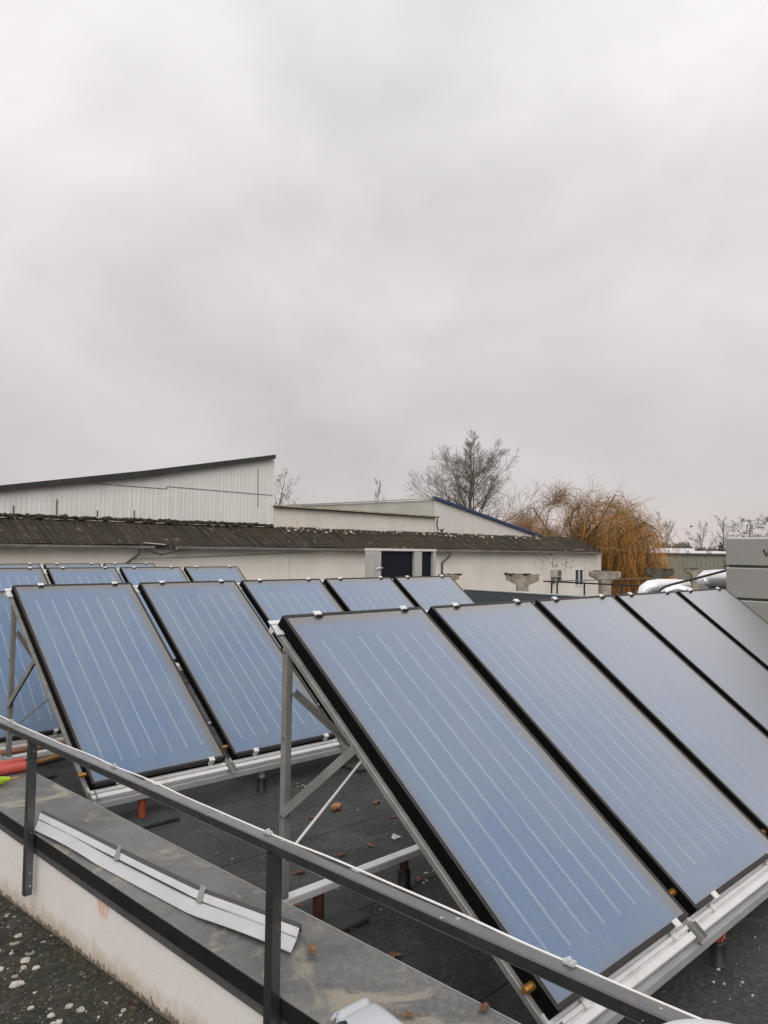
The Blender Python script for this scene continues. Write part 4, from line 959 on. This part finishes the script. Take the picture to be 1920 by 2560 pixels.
mb = MB(); mb.prism([V((hx0, HY+0.06, GROUND)), V((hxe-0.02, HY+0.06, GROUND)), V((hxe-0.02, HY+0.06, htop(hxe)-0.05)), V((hm.x, HY+0.06, htop(hm.x)-0.05)), V((hx0, HY+0.06, htop(hx0)-0.05))], (0,0,0), (0,12,0)); mb.build('body', 'corr_white', hall)
def bulge(x): return max(0.0, 1-abs(x-hm.x)/9.0)
mb = MB(); rx1 = ony(690, 1137, HY-0.3).x
for xa_, xb_ in ((hx0, hm.x), (hm.x, rx1)):
    nseg = 16
    for i in range(nseg):
        u0, u1 = xa_+(xb_-xa_)*i/nseg, xa_+(xb_-xa_)*(i+1)/nseg
        mb.prism([V((u0, HY-0.3, htop(u0)-0.02-0.13*bulge(u0))), V((u1, HY-0.3, htop(u1)-0.02-0.13*bulge(u1))), V((u1, HY-0.3, htop(u1)+0.17)), V((u0, HY-0.3, htop(u0)+0.17))], (0,0,0), (0,12.6,0))
mb.build('roof', 'tar', hall)
for px, y0_, y1_ in ((34, 1264, 1285), (143, 1248, 1287), (244, 1276, 1292), (336, 1275, 1298)):
    a = ony(px, y0_, HY-0.03); b = ony(px, y1_, HY-0.03); mb = MB(); mb.beam(a, V((a.x, a.y, max(b.z, 1.15))), 0.05, 0.02, (0,1,0)); mb.build('sheet_joint', 'far_dark', w_)
a = ony(645, 1172, HY-0.025); b = ony(645, 1268, HY-0.025); mb = MB(); mb.beam(a, b, 0.022, 0.02, (0,1,0)); mb.build('sheet_joint', 'far_dark', w_)
pl = [ony(237, 1201, HY-0.02), ony(237, 1209, HY-0.02), ony(417, 1222, HY-0.02), ony(417, 1216, HY-0.02), ony(681, 1238, HY-0.02)]
mb = MB()
for a, b in zip(pl, pl[1:]): mb.beam(a, b, 0.02, 0.022, (0,1,0.01))
mb.build('sheet_joint', 'far_dark', w_)
# cream annex
ax0, ax1 = hxe+0.02, ony(1088, 1300, HY).x
z0a, z1a = ony(684, 1268, HY).z, ony(1088, 1295, HY).z
ann = thing('annex', ((ax0+ax1)/2, HY+2, GROUND), 'low cream annex with thin sloping roof edge between the two halls', 'building')
mb = MB(); mb.prism([V((ax0, HY, GROUND)), V((ax1, HY, GROUND)), V((ax1, HY, z1a)), V((ax0, HY, z0a))], (0,0,0), (0,3,0)); mb.build('wall', 'annex', ann)
mb = MB(); mb.prism([V((ax0-0.05, HY-0.25, z0a+0.012)), V((ax1+0.15, HY-0.25, z1a+0.012)), V((ax1+0.15, HY-0.25, z1a+0.075)), V((ax0-0.05, HY-0.25, z0a+0.075))], (0,0,0), (0,3.2,0)); mb.build('roof', 'tar', ann)
mb = MB(); mb.prism([V((ax0-0.05, HY-0.27, z0a+0.05)), V((ax1+0.17, HY-0.27, z1a+0.05)), V((ax1+0.17, HY-0.27, z1a+0.125)), V((ax0-0.05, HY-0.27, z0a+0.125))], (0,0,0), (0,0.3,0)); mb.build('roof_edge', 'roof_trim', ann)
mb = MB(); dp = ax1+0.10; mb.tube([(dp, HY-0.1, z1a-0.02), (dp-0.05, HY-0.1, z1a-0.5), (dp+0.12, HY-0.1, zr+0.15)], 0.045, 6); mb.build('downpipe', 'pipe', ann)
# second hall with the blue verge
H2 = HY+0.9
pk = ony(1086, 1249, H2); lw = ony(1348, 1342, H2); lf = ony(640, 1268, H2)
hl2 = thing('blue_edged_hall', ((pk.x+lw.x)/2, H2+6, GROUND), 'pale ribbed hall gable with a blue sloping verge below the bare tree', 'hall')
mb = MB(); corr_wall(mb, pk.x, lw.x, H2, 0.6, lambda x: pk.z+(lw.z-pk.z)*(x-pk.x)/(lw.x-pk.x), 0.25, 0.014); mb.build('gable', 'corr_pale', hl2, fix=False)
mb = MB(); mb.prism([V((lf.x, H2+0.04, GROUND)), V((lw.x, H2+0.04, GROUND)), V((lw.x, H2+0.04, lw.z-0.05)), V((pk.x, H2+0.04, pk.z-0.03)), V((lf.x, H2+0.04, lf.z-0.03))], (0,0,0), (0,11,0)); mb.build('body', 'hall_roof', hl2)
mb = MB(); mb.prism([V((pk.x-0.1, H2-0.2, pk.z+0.02)), V((lw.x+0.3, H2-0.2, lw.z-0.10)), V((lw.x+0.3, H2-0.2, lw.z+0.08)), V((pk.x-0.1, H2-0.2, pk.z+0.2))], (0,0,0), (0,0.35,0)); mb.build('blue_verge', 'blue', hl2)
mb = MB(); mb.prism([V((lf.x, H2-0.1, lf.z)), V((pk.x-0.12, H2-0.1, pk.z+0.03)), V((pk.x-0.12, H2-0.1, pk.z+0.10)), V((lf.x, H2-0.1, lf.z+0.06))], (0,0,0), (0,11.2,0)); mb.build('roof', 'far_coping', hl2)
b0 = ony(1104, 1326, HY-0.2); mb = MB(); mb.blob(b0, (0.14, 0.1, 0.1), 3, 0.2, 1); mb.tube([b0+V((0.1,0,0.02)), b0+V((0.22,0,0.12))], 0.03, 6); mb.tube([b0, b0-V((0,0,0.2))], 0.03, 5)
tag(mb.build('floodlight', 'black'), 'small black lamp standing on the ridge right of the annex', 'lamp')

# ------------------------------------------------------------------ concrete columns in the yard
def column(px, ytop, d, wtop, lab, dark=False, thick=0.42, rot=0.0):
    t = at(px, ytop, d); h = t.z
    root = thing('concrete_column', (t.x, t.y, GROUND), lab, 'column', 'unfinished concrete columns in the yard')
    ax = V((rt.x, rt.y, 0)).normalized(); ax = Matrix.Rotation(rot, 3, 'Z') @ ax; dp_ = V((-ax.y, ax.x, 0))
    rnd = random.Random(int(px)); hw = wtop/2; st_ = wtop*0.17
    prof = [(-st_, GROUND+0.01-h), (st_, GROUND+0.01-h), (st_, -wtop*0.33), (hw, -wtop*0.19), (hw, -0.02)]
    tops = [(hw-wtop*k/9, 0.02*rnd.uniform(-2, 2)) for k in range(1, 9)]
    prof += tops+[(-hw, -0.02), (-hw, -wtop*0.17), (-st_, -wtop*0.33)]
    poly = [V((t.x, t.y, h))+ax*a+Z*b for a, b in prof]
    mb = MB(); mb.prism([p-dp_*thick/2 for p in poly], (0,0,0), dp_*thick); mb.build('shaft', 'concrete_dark' if dark else 'concrete', root, bevel=0.02)
    mb = MB()
    for k in range(16):
        a = rnd.uniform(-hw, hw); s_ = rnd.uniform(0.05, 0.13); mb.blob(V((t.x, t.y, h))+ax*a+Z*rnd.uniform(-0.03, 0.03)-dp_*thick*rnd.uniform(-.4, .4), (s_*1.4, s_*1.4, s_*0.6), k, 0.3, 1)
    mo = mb.build('moss_cap', 'moss', root); mo['kind'] = 'stuff'
column(1122, 1437, 37, 0.95, 'concrete column head half hidden at the right end of the second row')
column(1306, 1436, 40, 1.66, 'free standing haunched concrete column in front of the cream barn wall')
column(1512, 1428, 48.5, 1.85, 'haunched concrete column at the right corner of the barn, before the willow', thick=0.7)
column(1648, 1423, 55.6, 2.0, 'dark mossy concrete column head under the hanging willow strands', True)
column(1736, 1423, 58, 1.3, 'concrete column farthest right, above the silver ducts')

# ------------------------------------------------------------------ far building on the right
fx0, fx1 = at(1520, 1388, 92), at(1960, 1387, 104)
fb_ = thing('far_building', ((fx0.x+fx1.x)/2, (fx0.y+fx1.y)/2, GROUND), 'long grey olive building with white roof lights beyond the willow', 'building')
fdir = (fx1-fx0); fdir.z = 0; fdir.normalize(); fnr = V((-fdir.y, fdir.x, 0))
if fnr.dot(fw) < 0: fnr = -fnr
def FP(t, dz, back=0): b = fx0.lerp(fx1, t); return V((b.x, b.y, dz))+fnr*back
zt = -0.18
mb = MB(); mb.prism([FP(0, GROUND), FP(1, GROUND), FP(1, zt), FP(0, zt)], (0,0,0), fnr*14); mb.build('wall', 'far_wall', fb_)
mb = MB(); mb.prism([FP(0, zt+.01, -.3), FP(1, zt+.01, -.3), FP(1, zt+.19, -.3), FP(0, zt+.19, -.3)], (0,0,0), fnr*14.6); mb.build('roof', 'far_dark', fb_)
for t0, t1 in ((0.20, 0.315), (0.325, 0.415), (0.435, 0.53), (0.56, 0.68), (0.70, 0.8)):
    mb = MB(); mb.prism([FP(t0, zt+.20, 0), FP(t1, zt+.20, 0), FP(t1, zt+.50, 0.1), FP(t0, zt+.50, 0.1)], (0,0,0), fnr*3); mb.build('roof_light', 'far_white', fb_)
for t0, t1 in ((0.5, 0.56), (0.56, 0.64), (0.65, 0.74)):
    mb = MB(); mb.prism([FP(t0, zt+.55, 8), FP(t1, zt+.55, 8), FP(t1, zt+.85, 8.1), FP(t0, zt+.85, 8.1)], (0,0,0), fnr*3); mb.build('roof_light', 'far_white', fb_)
mb = MB()
for k in range(1, 40):
    a = FP(k/40, GROUND, -0.03); mb.beam(a, V((a.x, a.y, zt-0.01)), 0.16, 0.05, fnr)
mb.build('wall_rib', 'far_wall', fb_)

# ------------------------------------------------------------------ trees
def branch(mb, mbt, p, d, L, r, depth, rnd, P):
    """grows one limb as a tapered tube; thin ones go to the twig mesh"""
    n = max(3, int(L/P['seg'])); pts = [p.copy()]; rs = [r]; q = p.copy(); dd = d.copy()
    for i in range(n):
        dd = (dd+V((rnd.gauss(0, P['wob']), rnd.gauss(0, P['wob']), rnd.gauss(0, P['wob'])+P['lift'][depth]))).normalized()
        q = q+dd*(L/n); pts.append(q.copy()); rs.append(max(P['rmin'], r*(1-(i+1)/n*0.8)))
    (mb if depth < P['split'] else mbt).tube(pts, rs, 6 if depth == 0 else (5 if depth == 1 else 3), cap=False)
    if depth >= P['max']: return
    k = P['kids'][depth]
    for j in range(k):
        t = P['t0'][depth]+(1-P['t0'][depth])*((j+rnd.random())/k)
        f = t*n; i = min(n-1, int(f)); base = pts[i].lerp(pts[i+1], f-i)
        ax = (pts[i+1]-pts[i]).normalized()
        ang = R(P['ang'][depth]+rnd.uniform(-12, 12)); az = rnd.random()*6.283 if depth else j*2.4+rnd.uniform(-.4, .4)
        o = ax.orthogonal().normalized(); o = Matrix.Rotation(az, 3, ax) @ o
        nd = (ax*math.cos(ang)+o*math.sin(ang)).normalized()
        ll = L*P['len'][depth]*(1-P['taper'][depth]*t)*rnd.uniform(0.75, 1.2)
        rr_ = max(P['rmin'], rs[i]*P['rk'])
        branch(mb, mbt, base, nd, ll, rr_, depth+1, rnd, P)
def tree(name, label, base, H, r, P, seed, bark='bark', twig='twig', group=None, cat='tree'):
    root = thing(name, base, label, cat, group); rnd = random.Random(seed); mb, mbt = MB(), MB()
    branch(mb, mbt, V(base), V((0, 0, 1)), H, r, 0, rnd, P)
    mb.build('trunk', bark, root, fix=False); mbt.build('crown', twig, root, fix=False); return root
def gbase(px, d): b = at(px, 1380, d); return V((b.x, b.y, GROUND))
BARE = dict(seg=0.7, wob=0.05, lift=[0.015, 0.035, 0.03, 0.03, 0.02], rmin=0.009, split=2, max=4, kids=[26, 13, 7, 3], t0=[0.34, 0.16, 0.12, 0.2], ang=[47, 36, 32, 28], len=[0.66, 0.44, 0.60, 0.85], taper=[0.72, 0.45, 0.4, 0.3], rk=0.5)
d = 85; tree('bare_tree', 'tall bare spreading tree behind the blue edged hall', gbase(1206, d), (1376-1122)/F*d-GROUND, 0.32, BARE, 12)
BIRCH = dict(BARE, lift=[0.02, 0.0, -0.06, -0.22, -0.25], kids=[18, 7, 5, 3], len=[0.42, 0.42, 0.6, 0.7], ang=[40, 40, 40, 30])
d = 78; tree('birch_tree', 'drooping bare birch top just right of the white corrugated hall', gbase(662, d), (1369-1196)/F*d-GROUND, 0.16, BIRCH, 4, twig='twig_grey')
SMALL = dict(BARE, kids=[12, 7, 5, 3], rmin=0.012, len=[0.34, 0.45, 0.5, 0.5], ang=[24, 26, 28, 30])
d = 95; tree('thin_tree', 'thin bare twigs of a tree top showing over the annex roof', gbase(950, d), (1372-1216)/F*d-GROUND, 0.12, SMALL, 6, twig='twig_grey')
BUSHY = dict(BARE, kids=[14, 7, 4, 2], t0=[0.12, 0.2, 0.2, 0.2], len=[0.62, 0.5, 0.5, 0.5], ang=[32, 24, 24, 26], taper=[0.55, 0.5, 0.4, 0.3], rmin=0.015)
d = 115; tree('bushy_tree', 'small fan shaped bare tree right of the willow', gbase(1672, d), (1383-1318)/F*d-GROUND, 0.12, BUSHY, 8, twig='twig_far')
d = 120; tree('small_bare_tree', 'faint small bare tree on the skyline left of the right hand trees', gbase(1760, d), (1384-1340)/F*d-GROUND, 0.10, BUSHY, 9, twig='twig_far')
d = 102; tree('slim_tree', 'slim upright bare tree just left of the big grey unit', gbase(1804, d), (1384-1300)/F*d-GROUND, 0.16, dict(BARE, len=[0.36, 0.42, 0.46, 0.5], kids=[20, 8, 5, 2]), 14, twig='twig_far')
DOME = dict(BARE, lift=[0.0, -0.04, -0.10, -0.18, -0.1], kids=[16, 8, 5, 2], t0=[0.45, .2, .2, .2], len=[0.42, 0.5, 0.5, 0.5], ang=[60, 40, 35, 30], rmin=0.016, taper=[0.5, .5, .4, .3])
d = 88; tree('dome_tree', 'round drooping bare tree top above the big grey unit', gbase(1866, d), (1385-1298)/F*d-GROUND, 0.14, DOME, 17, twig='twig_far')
d = 55; tree('side_tree', 'bare branches entering from the right picture edge above the unit', gbase(2005, d), (1386-1150)/F*d-GROUND, 0.2, dict(BARE, kids=[18, 9, 6, 2], t0=[0.4, .2, .2, .2], len=[0.5, 0.45, 0.46, 0.5]), 23)
# scrub line on the skyline
mb = MB(); rnd = random.Random(31)
for i in range(2600):
    px = rnd.uniform(1640, 1830); d = rnd.uniform(118, 150); top = 1372-8*abs(math.sin(px*0.045))-rnd.random()*6
    if px > 1725: top = 1376-rnd.random()*4
    b = at(px, 1384, d); z = (1383.5-top)/F*d; p = V((b.x, b.y, -2+(z+2)*rnd.random()**0.6)); s_ = rnd.uniform(0.2, 0.5)
    v1 = V((rnd.uniform(-1,1), rnd.uniform(-1,1), rnd.uniform(-1,1)))*s_; v2 = V((rnd.uniform(-1,1), rnd.uniform(-1,1), rnd.uniform(-1,1)))*s_
    mb.add([p, p+v1, p+v2], [(0,1,2)])
    if i % 9 == 0: mb.tube([V((b.x, b.y, -4)), V((b.x+rnd.uniform(-.5,.5), b.y, z+0.5*rnd.random()))], 0.04, 3, cap=False)
tag(mb.build('scrub', 'shrub', fix=False), 'dark winter scrub along the skyline beyond the far building', 'scrub', kind='stuff')
# small dark conifer by the slim tree
d = 100; cb_ = gbase(1803, d); con = thing('conifer', cb_, 'small dark evergreen at the foot of the slim tree', 'tree')
ct = (1384-1354)/F*d
mb = MB(); mb.tube([cb_, V((cb_.x, cb_.y, ct))], [0.15, 0.03], 6); mb.build('trunk', 'bark', con)
mb = MB(); rnd = random.Random(2)
for i in range(700):
    t = rnd.random()**0.7; rr_ = 0.12+0.85*t; a = rnd.random()*6.283; p = V((cb_.x+rr_*rnd.random()**.5*math.cos(a), cb_.y+rr_*rnd.random()**.5*math.sin(a), ct-5.0*t)); s_ = 0.28
    mb.add([p, p+V((rnd.uniform(-1,1), rnd.uniform(-1,1), rnd.uniform(-1,.2)))*s_, p+V((rnd.uniform(-1,1), rnd.uniform(-1,1), rnd.uniform(-1,.2)))*s_], [(0,1,2)])
mb.build('crown', 'conifer', con, fix=False)
# weeping willow
def willow(px, d, seed):
    base = gbase(px, d); root = thing('willow', base, 'large weeping willow with orange hanging strands at the end of the barn', 'tree')
    rnd = random.Random(seed); mb, mt, mh = MB(), MB(), MB(); rx = V((rt.x, rt.y, 0)).normalized(); ry_ = V((-rx.y, rx.x, 0))
    fork = base+V((0, 0, 3.2)); mb.tube([base, base.lerp(fork, .5)+rx*0.1, fork], [0.55, 0.45, 0.42], 8, cap=False)
    def env(x):                                            # height of the crown over the fork across the picture
        return 8.5*max(0.2, 1-(abs(x-1.0)/9.2)**2.1) if x < 1.0 else 8.5*math.sqrt(max(0.04, 1-((x-1.0)/5.0)**2))
    def hang(p, L, out, r_, stiff):
        n = 8; q = p.copy(); dd = (out*rnd.uniform(0.4, 1.0)+V((0, 0, rnd.uniform(-0.1, 0.7)))).normalized(); pts = [q.copy()]
        for i in range(n):
            dd = (dd*stiff+V((rnd.gauss(0, .13), rnd.gauss(0, .13), -0.36))).normalized(); q = q+dd*(L/n); pts.append(q.copy())
        mh.tube(pts, [r_]*(n)+[r_*0.5], 3, cap=False)
    def spray(p, d0, L, r_):
        n = 5; q = p.copy(); dd = d0.normalized(); pts = [q.copy()]
        for i in range(n):
            dd = (dd+V((rnd.gauss(0, .14), rnd.gauss(0, .14), rnd.gauss(0, .08)-0.05*i))).normalized(); q = q+dd*(L/n); pts.append(q.copy())
        mt.tube(pts, [r_]*n+[r_*0.5], 3, cap=False); return pts
    def limb(p, d0, L, r_, depth):
        n = 8; q = p.copy(); dd = d0.normalized(); pts = [q.copy()]; rs = [r_]
        for k in range(n):
            dd = (dd+V((rnd.gauss(0, .13), rnd.gauss(0, .13), rnd.gauss(0, .08)-(0.02*k if depth else 0.012*k)))).normalized(); q = q+dd*(L/n)
            x = rx.dot(q-fork); zmax = fork.z+env(x)-rnd.random()*0.7
            if q.z > zmax: q.z = zmax; dd.z = min(dd.z, 0.02)
            pts.append(q.copy()); rs.append(max(0.018, r_*(1-(k+1)/n*0.8)))
        mb.tube(pts, rs, 5, cap=False)
        for k in range(2, n+1):
            p_ = pts[k]; x = rx.dot(p_-fork); t = (pts[k]-pts[k-1]).normalized()
            side = V((rnd.gauss(0, 1), rnd.gauss(0, 1), 0)).normalized()
            for j in range(4 if x < -1 else 2):
                o = V((rnd.gauss(0, 1), rnd.gauss(0, 1), rnd.uniform(-.1, 1.3))).normalized()
                sp = spray(p_.lerp(pts[k-1], rnd.random()), t*0.6+o*0.8, rnd.uniform(0.8, 2.0), rnd.uniform(0.009, 0.014))
                for jj in range(2): spray(sp[rnd.randint(1, 4)], (sp[-1]-sp[0])*0.5+V((rnd.gauss(0, .6), rnd.gauss(0, .6), rnd.uniform(-.4, .5))), rnd.uniform(0.5, 1.2), 0.008)
            m = 0 if x < -4 else (1 if x < 0.5 else (3 if x < 2.5 else 6))
            if p_.z-fork.z > 0.8*env(x): m = m//2
            for j in range(m if p_.z-fork.z > 0.5 else m//2):
                L2 = rnd.uniform(0.8, 2.2) if x < -3 else rnd.uniform(1.6, 3.2+min(3.2, max(0, x+1)*0.8))
                o = (rx*(0.15 if x > 0 else -0.4)*rnd.random()+V((rnd.gauss(0, .6), rnd.gauss(0, .6), 0)))
                hang(p_.lerp(pts[k-1], rnd.random()), L2, o.normalized(), rnd.uniform(0.008, 0.014), 0.72)
        if depth < 2:
            for j in range(5 if depth == 0 else 2):
                k = rnd.randint(2, n-1); t = (pts[k+1]-pts[k]).normalized()
                o = V((rnd.gauss(0, 1), rnd.gauss(0, 1), rnd.uniform(-.3, .8))).normalized()
                limb(pts[k], t*0.8+o*0.7, L*rnd.uniform(0.35, 0.55), rs[k]*0.6, depth+1)
    for ang, L, out in ((-1.15, 9.5, 0), (-1.0, 9.5, .4), (-0.85, 9.0, .5), (-0.72, 9.5, -.3), (-0.6, 9.0, .2), (-0.55, 9.0, -.4), (-0.3, 9.0, .3), (-0.05, 9.0, -.2), (0.2, 9.0, .4), (0.42, 9.0, -.4), (0.65, 8.5, .2), (0.8, 7.0, -.3), (0.95, 6.2, .3), (0.7, 7, .6), (-.7, 8.5, .1)):
        limb(fork+V((0, 0, rnd.uniform(-1.2, 0.2))), rx*math.sin(ang)+Z*math.cos(ang)+ry_*out, L*rnd.uniform(.9, 1.1), 0.20, 0)
    mb.build('trunk', 'willow_bark', root, fix=False); mt.build('crown', 'willow_twig', root, fix=False); mh.build('hanging_strands', 'willow_strand', root, fix=False)
willow(1448, 66, 3)
# bird
bp = at(1728, 1316, 60); mb = MB(); mb.blob(bp, (0.16, 0.07, 0.07), 1, 0.05, 2)
mb.add([bp+V((-.05,0,.04)), bp+V((.05,0,.04)), bp+V((0.02,.22,.12))], [(0,1,2)]); mb.add([bp+V((-.05,0,.04)), bp+V((.05,0,.04)), bp+V((0.02,-.22,.12))], [(0,1,2)]); mb.add([bp+V((-.12,0,0)), bp+V((-.27,-.04,.0)), bp+V((-.27,.04,.0))], [(0,1,2)])
tag(mb.build('bird', 'feather'), 'tiny dark bird in the grey sky above the far building', 'bird')
